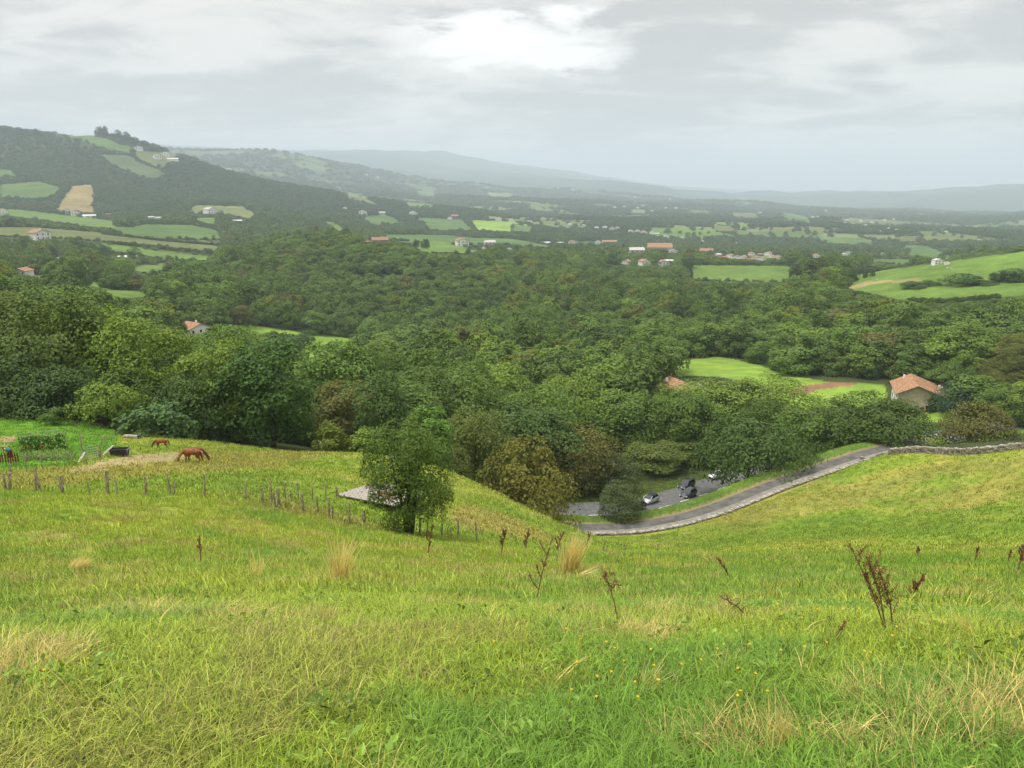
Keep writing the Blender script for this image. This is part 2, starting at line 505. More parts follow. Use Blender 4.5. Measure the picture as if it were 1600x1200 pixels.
def _gidx(x, y):
    a = np.arctan2(x, y); l = np.log(np.maximum(np.hypot(x, y), 0.41))
    i = np.clip(np.searchsorted(AZ, a) - 1, 0, na - 2); j = np.clip(np.searchsorted(LR, l) - 1, 0, nr - 2)
    fa = np.clip((a - AZ[i]) / (AZ[i + 1] - AZ[i]), 0, 1); fl = np.clip((l - LR[j]) / (LR[j + 1] - LR[j]), 0, 1)
    return i, j, fa, fl

def gz(x, y):
    i, j, fa, fl = _gidx(np.asarray(x, float), np.asarray(y, float))
    return (GZ[i, j] * (1 - fa) * (1 - fl) + GZ[i + 1, j] * fa * (1 - fl) + GZ[i, j + 1] * (1 - fa) * fl + GZ[i + 1, j + 1] * fa * fl)

def g3(x, y, dz=0.0):
    return Vector((x, y, float(gz(x, y)) + dz))

def at_depth(px, t, py=560):
    """ground point under the sight line of column px at axial depth t"""
    u = (px - 800) / F
    y = t * CP * 1.0
    for _ in range(12):
        z = float(gz(u * t, y)); y = (t + z * SP) / CP
    return g3(u * t, y)

_TM = np.exp(np.linspace(math.log(2.0), math.log(20000), 2600))
def hit(px, py):
    """first ground point seen at a pixel"""
    a, b, c = ray(px, py)
    z = gz(a * _TM, b * _TM)
    k = np.argmax(c * _TM < z)
    t = _TM[k]
    if k > 0:
        t0, t1 = _TM[k - 1], _TM[k]
        d0, d1 = c * t0 - z[k - 1], c * t1 - z[k]
        t = t0 + (t1 - t0) * d0 / (d0 - d1) if d0 != d1 else t1
    return g3(a * t, b * t), t

# ------------------------------------------------------------------ lane and road: level the ground under them
def track(pts_, n=10):
    return catmull([pt(*p) for p in pts_], n)
LANE = track([(820, 812, 122), (850, 818, 117), (880, 823, 116), (960, 825, 118), (1040, 816, 121), (1120, 793, 124), (1200, 761, 129), (1270, 736, 133), (1335, 714, 137), (1400, 694, 144), (1440, 686, 160)])
ROAD = track([(800, 815, 132), (860, 808, 131), (960, 803, 131), (1010, 799, 133), (1060, 785, 140), (1100, 773, 147), (1150, 757, 155), (1250, 733, 163), (1380, 706, 172), (1470, 685, 179), (1540, 670, 194), (1600, 661, 206), (1720, 648, 228)])
for T_ in (LANE, ROAD):
    z = T_[:, 2].copy()
    for _ in range(30):
        z[1:-1] = 0.25 * z[:-2] + 0.5 * z[1:-1] + 0.25 * z[2:]
    T_[:, 2] = z

def dist_track(x, y, T_):
    """distance to the track and the track height there"""
    x, y = np.asarray(x, float), np.asarray(y, float)
    best = np.full(x.shape, 1e9); zb = np.zeros(x.shape)
    for i in range(len(T_) - 1):
        a, b = T_[i], T_[i + 1]
        d = b[:2] - a[:2]; L2 = d @ d
        s = np.clip(((x - a[0]) * d[0] + (y - a[1]) * d[1]) / L2, 0, 1)
        e = np.hypot(x - a[0] - s * d[0], y - a[1] - s * d[1])
        k = e < best
        best = np.where(k, e, best); zb = np.where(k, a[2] + s * (b[2] - a[2]), zb)
    return best, zb
sel = (GR > 90) & (GR < 330) & (np.abs(GA) < R(47))
for T_, hw, sh in ((ROAD, 3.8, 9.0), (LANE, 3.6, 5.0)):
    d, zt = dist_track(GX[sel], GY[sel], T_)
    w = np.clip((d - hw - 0.8) / sh, 0, 1); w = w * w * (3 - 2 * w)
    GZ[sel] = GZ[sel] * w + (zt - 0.12) * (1 - w)
# ------------------------------------------------------------------ land use
G1, G2, G3, OL, PALE, TAN, BRN = (0.10, 0.165, 0.032), (0.17, 0.27, 0.04), (0.075, 0.13, 0.032), (0.11, 0.13, 0.045), (0.14, 0.165, 0.065), (0.23, 0.185, 0.085), (0.20, 0.115, 0.07)
FIELDS = [
    ([(88, 326), (100, 302), (112, 290), (145, 288), (150, 300), (148, 335), (115, 334)], TAN),
    ([(0, 288), (60, 283), (98, 292), (92, 301), (80, 312), (0, 311)], G3), ([(-80, 262), (20, 265), (27, 275), (18, 278), (-80, 276)], G3),
    ([(-60, 322), (40, 328), (180, 345), (185, 357), (120, 352), (15, 340), (-60, 338)], G1),
    ([(-60, 354), (60, 355), (180, 365), (300, 375), (345, 378), (340, 396), (250, 386), (170, 379), (100, 373), (-60, 368)], OL),
    ([(170, 362), (230, 350), (340, 352), (350, 375), (260, 374)], G3), ([(155, 381), (330, 401), (320, 409), (250, 404), (170, 393)], G1),
    ([(300, 320), (380, 322), (400, 335), (390, 344), (340, 334), (295, 333)], PALE), ([(303, 340), (340, 340), (336, 358), (305, 353)], G1),
    ([(200, 416), (262, 412), (258, 422), (235, 429), (200, 421)], G1), ([(125, 433), (145, 440), (172, 453), (240, 455), (235, 463), (160, 467), (138, 455)], G1),
    ([(48, 427), (90, 432), (85, 442), (50, 440)], OL),
    ([(60, 205), (145, 205), (180, 222), (215, 232), (205, 242), (170, 234), (110, 216)], G3), ([(205, 234), (280, 240), (275, 252), (245, 263), (215, 252)], OL),
    ([(150, 240), (200, 242), (260, 270), (240, 285), (180, 262)], (0.075, 0.11, 0.045)),
    ([(495, 345), (520, 347), (541, 358), (536, 365), (515, 353)], G1), ([(565, 340), (605, 335), (625, 345), (620, 353), (580, 353)], G3), ([(530, 300), (560, 305), (590, 318), (585, 322), (550, 312)], OL),
    ([(650, 340), (722, 342), (742, 361), (670, 361)], G3), ([(735, 343), (800, 346), (832, 352), (832, 364), (750, 363)], G2), ([(632, 315), (670, 318), (680, 324), (640, 324)], G1),
    ([(600, 366), (700, 367), (740, 371), (790, 372), (870, 380), (862, 389), (780, 382), (700, 382), (610, 377)], G3), ([(636, 382), (660, 378), (690, 376), (722, 383), (748, 394), (730, 398), (660, 395)], G1),
    ([(895, 376), (945, 377), (940, 384), (900, 384)], G3), ([(800, 351), (832, 353), (832, 366), (800, 364)], G3),
    ([(355, 511), (400, 508), (440, 515), (520, 526), (580, 531), (578, 546), (500, 544), (450, 522), (360, 523)], G2), ([(450, 545), (498, 548), (495, 563), (465, 561)], G2), ([(490, 574), (570, 571), (565, 581), (500, 584)], G1),
    ([(1025, 563), (1130, 556), (1190, 572), (1240, 588), (1300, 597), (1380, 602), (1384, 632), (1300, 637), (1235, 640), (1200, 604), (1120, 588), (1050, 588)], G2),
    ([(1078, 414), (1238, 415), (1236, 441), (1080, 439)], G1),
    ([(1308, 440), (1325, 428), (1355, 426), (1440, 414), (1600, 393), (1800, 360), (1800, 450), (1560, 463), (1480, 471), (1420, 469), (1330, 456)], (0.105, 0.175, 0.035)),
    ([(1418, 640), (1500, 645), (1494, 662), (1424, 657)], G2), ([(1540, 655), (1590, 653), (1590, 662), (1540, 664)], OL),
    ([(1285, 373), (1345, 370), (1368, 377), (1362, 384), (1330, 380), (1290, 378)], G3), ([(1402, 369), (1440, 368), (1436, 379), (1405, 380)], OL), ([(1408, 382), (1450, 384), (1492, 402), (1470, 408), (1420, 396)], G3),
    ([(1355, 404), (1425, 405), (1420, 413), (1360, 412)], G3), ([(1110, 352), (1140, 353), (1158, 362), (1150, 367), (1120, 362)], OL), ([(985, 327), (1010, 329), (1008, 333), (985, 332)], PALE),
    ([(650, 298), (680, 300), (678, 307), (655, 306)], G3), ([(1140, 332), (1180, 333), (1186, 340), (1150, 340)], OL), ([(760, 300), (800, 302), (800, 308), (765, 306)], PALE), ([(1310, 344), (1330, 340), (1420, 346), (1410, 352), (1330, 350)], OL),
    ([(1215, 330), (1260, 338), (1270, 348), (1230, 345)], G3), ([(590, 431), (600, 425), (618, 430), (612, 437)], G3), ([(588, 425), (612, 420), (612, 432), (590, 432)], G3),
]
OVER = [([(1228, 613), (1258, 602), (1310, 596), (1347, 598), (1330, 603), (1280, 608), (1255, 617), (1232, 618)], BRN), ([(1308, 452), (1345, 440), (1400, 437), (1440, 436), (1440, 439), (1370, 443), (1330, 452)], (0.24, 0.21, 0.09))]

PXg, PYg, Tg = project(GX, GY, GZ)
front = GY > 0
def tlim(px):
    """depth to which the open grass of the near hillside reaches"""
    return np.interp(px, [-400, 0, 180, 330, 480, 590, 700, 760, 820, 850, 880, 960, 1120, 1335, 1350, 1390, 1500, 1600, 1900], [100, 97, 93, 92, 93, 95, 92, 86, 79, 76, 114, 116, 122, 135, 136, 122, 110, 103, 92])
isnear = (Tg < tlim(PXg)) | ~front & (GR < 95)
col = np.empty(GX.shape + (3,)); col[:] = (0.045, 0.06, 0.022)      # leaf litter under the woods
# patchwork of far fields
def cells(x, y, s, seed):
    ix, iy = np.floor(x / s), np.floor(y / s)
    bd = np.full(x.shape, 1e9); bi = np.zeros(x.shape)
    for dx in (-1, 0, 1):
        for dy in (-1, 0, 1):
            cx_ = (ix + dx + hash2(ix + dx, iy + dy, seed)) * s; cy__ = (iy + dy + hash2(ix + dx, iy + dy, seed + 1)) * s
            d = (x - cx_) ** 2 + (y - cy__) ** 2
            k = d < bd
            bd = np.where(k, d, bd); bi = np.where(k, hash2(ix + dx, iy + dy, seed + 2), bi)
    return bi
def plain_zone(x, y, t, px):
    r = np.hypot(x, y)
    return (r > 1250) & (y > 0) & ~((px < 760) & (t < 3300) & (t > 1250))
zone = plain_zone(GX, GY, Tg, PXg)
def patch_value(x, y):
    wx = x + 60 * (vnoise(x / 90, y / 90, 31) - 0.5); wy = y + 60 * (vnoise(x / 90, y / 90, 32) - 0.5)
    return cells(wx, wy, 210.0, 40)
pv = patch_value(GX[zone], GY[zone])
pth = 0.60 + 0.22 * np.clip((GR[zone] - 4000) / 1500, 0, 1)
pal = np.array([G3, OL, PALE, G1, (0.10, 0.15, 0.05), G3])
fcol = pal[(pv * 977).astype(int) % 6]
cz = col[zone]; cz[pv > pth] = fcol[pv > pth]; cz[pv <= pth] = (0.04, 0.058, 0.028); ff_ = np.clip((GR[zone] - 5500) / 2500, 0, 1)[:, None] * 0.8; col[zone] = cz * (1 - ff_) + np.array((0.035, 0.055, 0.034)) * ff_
jx = 9.0 * (fbm(GX * 9 / GR, GL * 9, 51) - 0.5) + 4 * (fbm(GX / 9, GY / 9, 51) - 0.5); jy = 2.5 * (fbm(GX / 9, GY / 9, 52) - 0.5) + 2.5 * (fbm(GX * 14 / GR, GL * 14, 53) - 0.5)
FT = []
for poly, c in FIELDS:
    cxp, cyp = np.mean(np.array(poly), 0)
    t = hit(float(np.clip(cxp, -100, 1700)), cyp)[1]
    FT.append(t)
    m = (Tg > t * 0.62) & (Tg < t * 1.7) & front & inpoly(PXg + jx, PYg + jy, poly)
    fv = 0.74 + 0.52 * fbm(GX[m] / (0.03 * t), GY[m] / (0.03 * t), 54)
    col[m] = np.array(c) * fv[:, None]
for poly, c in OVER:
    col[front & (Tg < 700) & inpoly(PXg + jx * 0.5, PYg + jy * 0.5, poly)] = c
# bracken slope on the right
m = front & (Tg > 190) & (Tg < 300) & (PXg > 1540) & (PYg > 480) & (PYg < 610)
col[m] = (0.10, 0.115, 0.035)
# the near hillside: meadow, pasture, right field
def near_colour(x, y, px, py, t):
    n1 = fbm(x / 2.2, y / 2.2, 61, 4); n2 = fbm(x / 9, y / 9, 62, 3); n3 = fbm(x / 30, y / 30, 63, 2)
    g = np.array((0.17, 0.245, 0.03)); yl = np.array((0.235, 0.275, 0.045)); st = np.array((0.38, 0.31, 0.12)); dk = np.array((0.09, 0.15, 0.022))
    a = np.clip((n2 - 0.42) * 4, 0, 1)[..., None]; b = np.clip((n1 - 0.60) * 4.5, 0, 1)[..., None]; d = np.clip((0.38 - n1) * 5, 0, 1)[..., None]
    c = g * (1 - a) + yl * a
    c = c * (1 - 0.55 * b) + st * 0.55 * b
    return c * (1 - 0.5 * d) + dk * 0.5 * d
m = isnear
c_ = near_colour(GX[m], GY[m], PXg[m], PYg[m], Tg[m])
x_, y_, px_, py_, t_ = GX[m], GY[m], PXg[m], PYg[m], Tg[m]
def soften(poly, jit, scale, seed):
    return inpoly(px_ + jit * (fbm(x_ / scale, y_ / scale, seed) - 0.5) * 2, py_ + jit * 0.6 * (fbm(x_ / scale, y_ / scale, seed + 1) - 0.5) * 2, poly)
def blend(mask, c, k):
    c_[mask] = c_[mask] * (1 - k) + np.array(c) * k
fr = (y_ > 0) & (t_ > 20)
blend(fr & soften([(-60, 640), (60, 652), (185, 668), (182, 700), (140, 712), (100, 728), (-60, 752)], 4, 2, 71), (0.10, 0.23, 0.022), 0.9)      # mown garden lawn
blend(fr & soften([(-60, 745), (110, 727), (200, 715), (300, 700), (420, 705), (520, 712), (420, 735), (300, 742), (150, 752), (60, 768), (-60, 768)], 14, 3, 73), (0.25, 0.225, 0.06), 0.7)
blend(fr & soften([(95, 737), (150, 722), (195, 712), (245, 707), (300, 712), (262, 722), (190, 728), (130, 736)], 9, 2, 75), (0.36, 0.29, 0.16), 0.7)   # trodden earth by the trough
blend(fr & soften([(1070, 815), (1200, 772), (1400, 736), (1620, 708), (1620, 735), (1450, 765), (1330, 792), (1180, 818)], 34, 7, 77), (0.29, 0.25, 0.07), 0.5)
blend(fr & soften([(1420, 790), (1500, 768), (1620, 742), (1620, 768), (1500, 795)], 26, 6, 79), (0.29, 0.25, 0.07), 0.5)
blend(fr & soften([(720, 790), (780, 800), (850, 835), (860, 850), (760, 835), (700, 815)], 12, 3, 81), (0.27, 0.23, 0.07), 0.65)
blend(fr & soften([(380, 770), (560, 812), (640, 825), (560, 830), (420, 800)], 8, 2, 83), (0.28, 0.20, 0.08), 0.5)
blend(fr & soften([(1000, 840), (1150, 815), (1350, 800), (1620, 790), (1620, 830), (1300, 840), (1100, 862)], 22, 6, 85), (0.10, 0.19, 0.02), 0.4)
blend(fr & soften([(0, 683), (22, 681), (24, 690), (0, 692)], 2, 2, 87), (0.3, 0.22, 0.12), 0.9); blend(fr & soften([(0, 696), (10, 695), (12, 703), (0, 704)], 1, 2, 88), (0.3, 0.22, 0.12), 0.9)
col[m] = c_
# verges
vm = (GR > 90) & (GR < 330) & ~isnear & front & (PXg > 780)
dl, _ = dist_track(GX[vm], GY[vm], LANE); dr, _ = dist_track(GX[vm], GY[vm], ROAD)
cv = col[vm]
n = fbm(GX[vm] / 2, GY[vm] / 2, 91)
k = (dl < 9) | (dr < 6)
cv[k] = (np.array((0.10, 0.175, 0.028)) * (0.75 + 0.5 * n[..., None]))[k]
k = (dl < 2.4)
cv[k] = (0.24, 0.20, 0.10)
col[vm] = cv

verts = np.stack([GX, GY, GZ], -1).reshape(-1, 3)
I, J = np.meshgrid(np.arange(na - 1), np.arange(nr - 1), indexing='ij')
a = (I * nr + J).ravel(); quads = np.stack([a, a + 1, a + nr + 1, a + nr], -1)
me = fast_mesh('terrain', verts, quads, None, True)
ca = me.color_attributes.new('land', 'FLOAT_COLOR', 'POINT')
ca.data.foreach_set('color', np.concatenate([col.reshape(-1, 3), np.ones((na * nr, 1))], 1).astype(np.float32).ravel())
m_, nt, out = new_mat('terrain')
at = nd(nt, 'ShaderNodeVertexColor', layer_name='land')
tcg = nd(nt, 'ShaderNodeTexCoord')
n1 = nd(nt, 'ShaderNodeTexNoise', {'Vector': tcg.outputs['Object'], 'Scale': 2.6, 'Detail': 8, 'Roughness': 0.75})
n2 = nd(nt, 'ShaderNodeTexNoise', {'Vector': tcg.outputs['Object'], 'Scale': 0.12, 'Detail': 6, 'Roughness': 0.65})
n3 = nd(nt, 'ShaderNodeTexNoise', {'Vector': tcg.outputs['Object'], 'Scale': 0.011, 'Detail': 6, 'Roughness': 0.6})
v1 = mrange(nt, n1.outputs[0], 0.3, 0.7, 0.62, 1.38); v2 = mrange(nt, n2.outputs[0], 0.3, 0.7, 0.78, 1.22); v3 = mrange(nt, n3.outputs[0], 0.3, 0.7, 0.8, 1.2)
vv = mth(nt, 'MULTIPLY', mth(nt, 'MULTIPLY', v1, v2), v3)
sc = nd(nt, 'ShaderNodeVectorMath', {0: at.outputs['Color'], 'Scale': vv}, operation='SCALE')
warm = mixc(nt, mrange(nt, n2.outputs[0], 0.5, 0.68, 0, 0.5), sc.outputs[0], mixc(nt, 1.0, sc.outputs[0], (1.25, 1.0, 0.8), 'MULTIPLY'))
bs = nd(nt, 'ShaderNodeBsdfPrincipled', {'Base Color': warm, 'Roughness': 0.9, 'Specular IOR Level': 0.08})
bp = nd(nt, 'ShaderNodeBump', {'Strength': 0.6, 'Distance': 0.08, 'Height': n1.outputs[0]})
nt.links.new(bp.outputs[0], bs.inputs['Normal'])
nt.links.new(bs.outputs[0], out.inputs['Surface'])
me.materials.append(m_)
terrain = tag(link('terrain', me), 'grassy hillside, valley and hills running to the horizon', None, None, 'structure')

# ------------------------------------------------------------------ haze over the valley
hz = MB().box((0, 0, 0), (1, 1, 1)).build('haze')
zlo, zhi = float(GZ.min()) - 1.0, float(GZ.max()) + 25.0
hz.scale = (56000, 56000, zhi - zlo); hz.location = (0, 0, 0.5 * (zlo + zhi))
mh, nt, out = new_mat('haze')
pv_ = nd(nt, 'ShaderNodeVolumePrincipled', {'Color': (0.76, 0.87, 1.0, 1), 'Density': 0.000125, 'Anisotropy': 0.1})
nt.links.new(pv_.outputs[0], out.inputs['Volume'])
hz.data.materials.append(mh)
tag(hz, 'pale blue haze lying over the whole valley', None, None, 'stuff')
# ------------------------------------------------------------------ scattered stuff (geometry nodes, one object)
def scatter(name, pos, rot, scl, idx, tint, protos, label, kind='stuff'):
    n = len(pos)
    me = bpy.data.meshes.new(name)
    me.vertices.add(n); me.vertices.foreach_set('co', np.asarray(pos, np.float32).ravel())
    for nm, ty, arr, key in (('rot', 'FLOAT_VECTOR', rot, 'vector'), ('scl', 'FLOAT_VECTOR', scl, 'vector'), ('idx', 'INT', idx, 'value')):
        at_ = me.attributes.new(nm, ty, 'POINT'); at_.data.foreach_set(key, np.asarray(arr, np.int32 if ty == 'INT' else np.float32).ravel())
    at_ = me.attributes.new('tint', 'FLOAT_COLOR', 'POINT')
    at_.data.foreach_set('color', np.concatenate([np.asarray(tint, np.float32), np.ones((n, 1), np.float32)], 1).ravel())
    o = link(name, me)
    ng = bpy.data.node_groups.new(name + '_nodes', 'GeometryNodeTree')
    ng.interface.new_socket('Geometry', in_out='INPUT', socket_type='NodeSocketGeometry')
    ng.interface.new_socket('Geometry', in_out='OUTPUT', socket_type='NodeSocketGeometry')
    gi, go = ng.nodes.new('NodeGroupInput'), ng.nodes.new('NodeGroupOutput')
    g2i = ng.nodes.new('GeometryNodeGeometryToInstance')
    for p in reversed(protos):          # a multi input lists the last link first
        ob = bpy.data.objects.new(p.name + '_source', p)
        oi = ng.nodes.new('GeometryNodeObjectInfo'); oi.inputs['Object'].default_value = ob
        ng.links.new(oi.outputs['Geometry'], g2i.inputs[0])
    inst = ng.nodes.new('GeometryNodeInstanceOnPoints')
    def named(ty, nm):
        a_ = ng.nodes.new('GeometryNodeInputNamedAttribute'); a_.data_type = ty; a_.inputs['Name'].default_value = nm
        return a_.outputs['Attribute']
    ng.links.new(gi.outputs[0], inst.inputs['Points']); ng.links.new(g2i.outputs[0], inst.inputs['Instance'])
    inst.inputs['Pick Instance'].default_value = True
    ng.links.new(named('INT', 'idx'), inst.inputs['Instance Index'])
    ng.links.new(named('FLOAT_VECTOR', 'rot'), inst.inputs['Rotation']); ng.links.new(named('FLOAT_VECTOR', 'scl'), inst.inputs['Scale'])
    ng.links.new(inst.outputs[0], go.inputs[0])
    md = o.modifiers.new('scatter', 'NODES'); md.node_group = ng
    return tag(o, label, None, None, kind)

# ------------------------------------------------------------------ trees
def unit(v):
    return v / np.maximum(np.linalg.norm(v, axis=-1, keepdims=True), 1e-9)

def leaf_cards(pos, nrm, size, g, aspect=0.62, droop=0.25):
    n = len(pos)
    rnd = unit(g.normal(size=(n, 3)))
    tang = unit(np.cross(nrm, rnd)); tang[:, 2] -= droop; tang = unit(tang)
    side = unit(np.cross(nrm, tang)); nn = np.cross(tang, side)
    s = size[:, None]
    b = pos - tang * s * 0.5; tip = pos + tang * s * 0.5
    l = pos - side * s * aspect * 0.5 + nn * s * 0.12 + tang * s * g.uniform(-.15, .15, (n, 1)); r_ = pos + side * s * aspect * 0.5 + nn * s * 0.12 + tang * s * g.uniform(-.15, .15, (n, 1))
    v = np.stack([b, r_, tip, l], 1).reshape(-1, 3)
    f = np.arange(n * 4).reshape(-1, 4)
    return v, f

def radius_at(shape, h):
    """relative crown radius at relative crown height h"""
    if shape == 'cone':
        return np.clip(1.05 - h, 0.04, 1) ** 0.8 * np.clip(h * 6 + 0.35, 0, 1)
    if shape == 'egg':
        return np.sqrt(np.clip(1 - ((h - 0.36) / 0.66) ** 2, 0.02, 1))
    if shape == 'dome':
        return np.sqrt(np.clip(1 - ((h - 0.22) / 0.80) ** 2, 0.02, 1))
    if shape == 'tall':
        return np.sqrt(np.clip(1 - ((h - 0.42) / 0.60) ** 2, 0.02, 1)) ** 0.8
    return np.sqrt(np.clip(1 - ((h - 0.46) / 0.56) ** 2, 0.02, 1))

def make_tree(name, seed, H, W, nleaf, leaf, shape='round', nblob=46, base=0.16, blob=(0.13, 0.24), mat='leaf', stems=1, fill=0.22, squash=0.8, aspect=0.62):
    g = np.random.default_rng(seed)
    ch = H * (1 - base)
    # clumps over the crown surface and a few inside
    i = np.arange(nblob) + 0.5
    h = np.clip(g.permutation(i / nblob) + g.uniform(-.04, .04, nblob), 0.02, 0.97)
    th = i * 2.39996 + g.uniform(-.5, .5, nblob)
    lean = 1 + 0.22 * np.sin(th * 1 + g.uniform(0, 6)) + 0.14 * np.sin(th * 2 + g.uniform(0, 6))
    rr = radius_at(shape, h) * W / 2 * lean * g.uniform(0.62, 0.92, nblob)
    rb = W * g.uniform(*blob, nblob) * np.clip(radius_at(shape, h) * 0.6 + 0.5, 0.45, 1)
    C = np.stack([rr * np.cos(th), rr * np.sin(th), H * base + ch * (0.04 + 0.90 * h)], 1)
    mid_ = np.array((0, 0, H * base + ch * 0.4))
    no = int(nleaf * (1 - fill))
    k = g.choice(nblob, no, p=rb ** 2 / (rb ** 2).sum())
    d = unit(g.normal(size=(no, 3)) + unit(C[k] - mid_) * 0.75 + np.array((0, 0, 0.45)))
    P = C[k] + d * rb[k][:, None] * g.uniform(0.72, 1.10, (no, 1)) * np.array((1, 1, squash))
    N = unit(d * 0.5 + unit(P - mid_) * 0.5 + np.array((0, 0, 0.35)) + g.normal(size=(no, 3)) * 0.24)
    ni = nleaf - no
    k2 = g.choice(nblob, ni)
    P2 = mid_ + (C[k2] - mid_) * g.uniform(0.15, 1.0, (ni, 1)) + g.normal(size=(ni, 3)) * rb[k2][:, None] * 0.5
    N2 = unit(g.normal(size=(ni, 3)))
    P, N = np.concatenate([P, P2]), np.concatenate([N, N2])
    P[:, 2] = np.maximum(P[:, 2], H * base * 0.5)
    v, f = leaf_cards(P, N, leaf * g.uniform(0.6, 1.35, len(P)), g, aspect)
    crown = fast_mesh(name + '_crown', v, f, M[mat])
    mb = MB()
    rt = 0.022 * H
    for s in range(stems):
        a0 = 6.283 * s / max(stems, 1) + 0.7
        off = 0.0 if stems == 1 else 0.05 * H
        p0 = Vector((math.cos(a0) * rt * 0.6 * (stems > 1), math.sin(a0) * rt * 0.6 * (stems > 1), -0.05 * H))
        p1 = Vector((math.cos(a0) * off, math.sin(a0) * off, H * (base + 0.08)))
        p2 = Vector((math.cos(a0) * off * 2.2 + g.normal() * 0.02 * H, math.sin(a0) * off * 2.2 + g.normal() * 0.02 * H, H * (base + 0.45 * (1 - base))))
        p3 = Vector((p2.x * 1.3, p2.y * 1.3, H * (base + 0.78 * (1 - base))))
        mb.tube([p0, p0.lerp(p1, 0.3), p1, p2, p3], [rt * 1.35, rt, rt * 0.85, rt * 0.5, rt * 0.15], 7, False)
        for q in g.choice(nblob, 6 if stems == 1 else 3, replace=False):
            c = Vector(C[q]); st_ = p1.lerp(p2, float(g.uniform(0, 1)))
            if c.z > st_.z * 0.8:
                mb.tube([st_, st_.lerp(c, 0.5) + Vector((0, 0, 0.03 * H)), c], [rt * 0.42, rt * 0.26, rt * 0.08], 5, False)
    trunk = mb.mesh(name + '_trunk', M['bark'], True)
    return dict(crown=crown, trunk=trunk, H=H, W=W)

KIND = {}
def kinds(key, n, *args, **kw):
    KIND[key] = [make_tree(f'{key}_{i}', 100 * len(KIND) + i, *args, **kw) for i in range(n)]
kinds('near_round', 4, 14.0, 11.5, 9500, 0.46, 'round', 60, 0.10)
kinds('near_dome', 2, 10.0, 11.5, 8500, 0.44, 'dome', 60, 0.04)
kinds('near_tall', 2, 13.0, 7.5, 7000, 0.42, 'tall', 52, 0.08, (0.15, 0.26))
kinds('near_spread', 1, 12.0, 18.0, 12000, 0.46, 'dome', 80, 0.26, (0.09, 0.16))
kinds('mid', 5, 13.0, 11.0, 2900, 0.80, 'round', 42, 0.08)
kinds('mid_dome', 2, 10.0, 11.5, 2600, 0.80, 'dome', 40, 0.03)
kinds('mid_tall', 3, 14.0, 8.5, 2400, 0.78, 'egg', 34, 0.04, (0.15, 0.26))
kinds('far', 4, 12.0, 12.0, 420, 2.1, 'dome', 20, 0.0, (0.18, 0.28))
kinds('hedge_bush', 2, 3.0, 4.5, 900, 0.42, 'dome', 22, 0.0, (0.2, 0.3))
kinds('lone', 1, 6.0, 4.6, 16000, 0.132, 'egg', 78, 0.16, (0.10, 0.18), stems=4, fill=0.28)
kinds('fig', 1, 4.2, 8.5, 2600, 0.50, 'dome', 48, 0.0, (0.10, 0.17), 'leaf_glossy', stems=3, fill=0.1, aspect=0.8)
kinds('conical', 2, 4.6, 4.2, 2600, 0.28, 'cone', 44, 0.03, (0.13, 0.24), fill=0.15)
kinds('small_round', 2, 3.0, 2.4, 2400, 0.19, 'round', 30, 0.10, (0.16, 0.28))
kinds('thin', 1, 5.5, 7.5, 2600, 0.34, 'dome', 34, 0.22, (0.12, 0.2), stems=3, fill=0.2)
kinds('birch', 2, 17.0, 7.0, 1700, 0.62, 'tall', 30, 0.30, (0.14, 0.24))

N_TREES = [0]
def plant(kind, var, loc, H, W, tint, label, name='tree', group=None, cat='tree', rz=None):
    p = KIND[kind][var % len(KIND[kind])]
    o = empty(name, loc, random.uniform(0, 6.28) if rz is None else rz, (W / p['W'], W / p['W'], H / p['H']))
    t_ = link('trunk', p['trunk'], o)
    c = link('crown', p['crown'], o)
    c['tint'] = [float(x) for x in tint]
    tag(o, label, cat, group)
    N_TREES[0] += 1
    return o

GRN, DKG, LTG, YEL, OLV, BRNL, BLU, BRT = (0.103, 0.172, 0.029), (0.06, 0.108, 0.025), (0.16, 0.24, 0.034), (0.20, 0.24, 0.03), (0.118, 0.158, 0.031), (0.135, 0.14, 0.033), (0.06, 0.11, 0.044), (0.112, 0.215, 0.031)
def tree_px(px, top, t, wpx, kind, var, tint, label, name='tree', cat='tree', group=None, sink=0.0):
    b = at_depth(px, t)
    a_, b2, c2 = ray(px, top)
    r_ = math.hypot(b.x, b.y); ztop = c2 / math.hypot(a_, b2) * r_
    H = max(ztop - b.z + sink, 1.0)
    if group == 'lone field trees':
        H = min(H, 1.15 * wpx * t / F)
    return plant(kind, var, (b.x, b.y, b.z - sink), H, wpx * t / F, tint, label, name, group, cat)

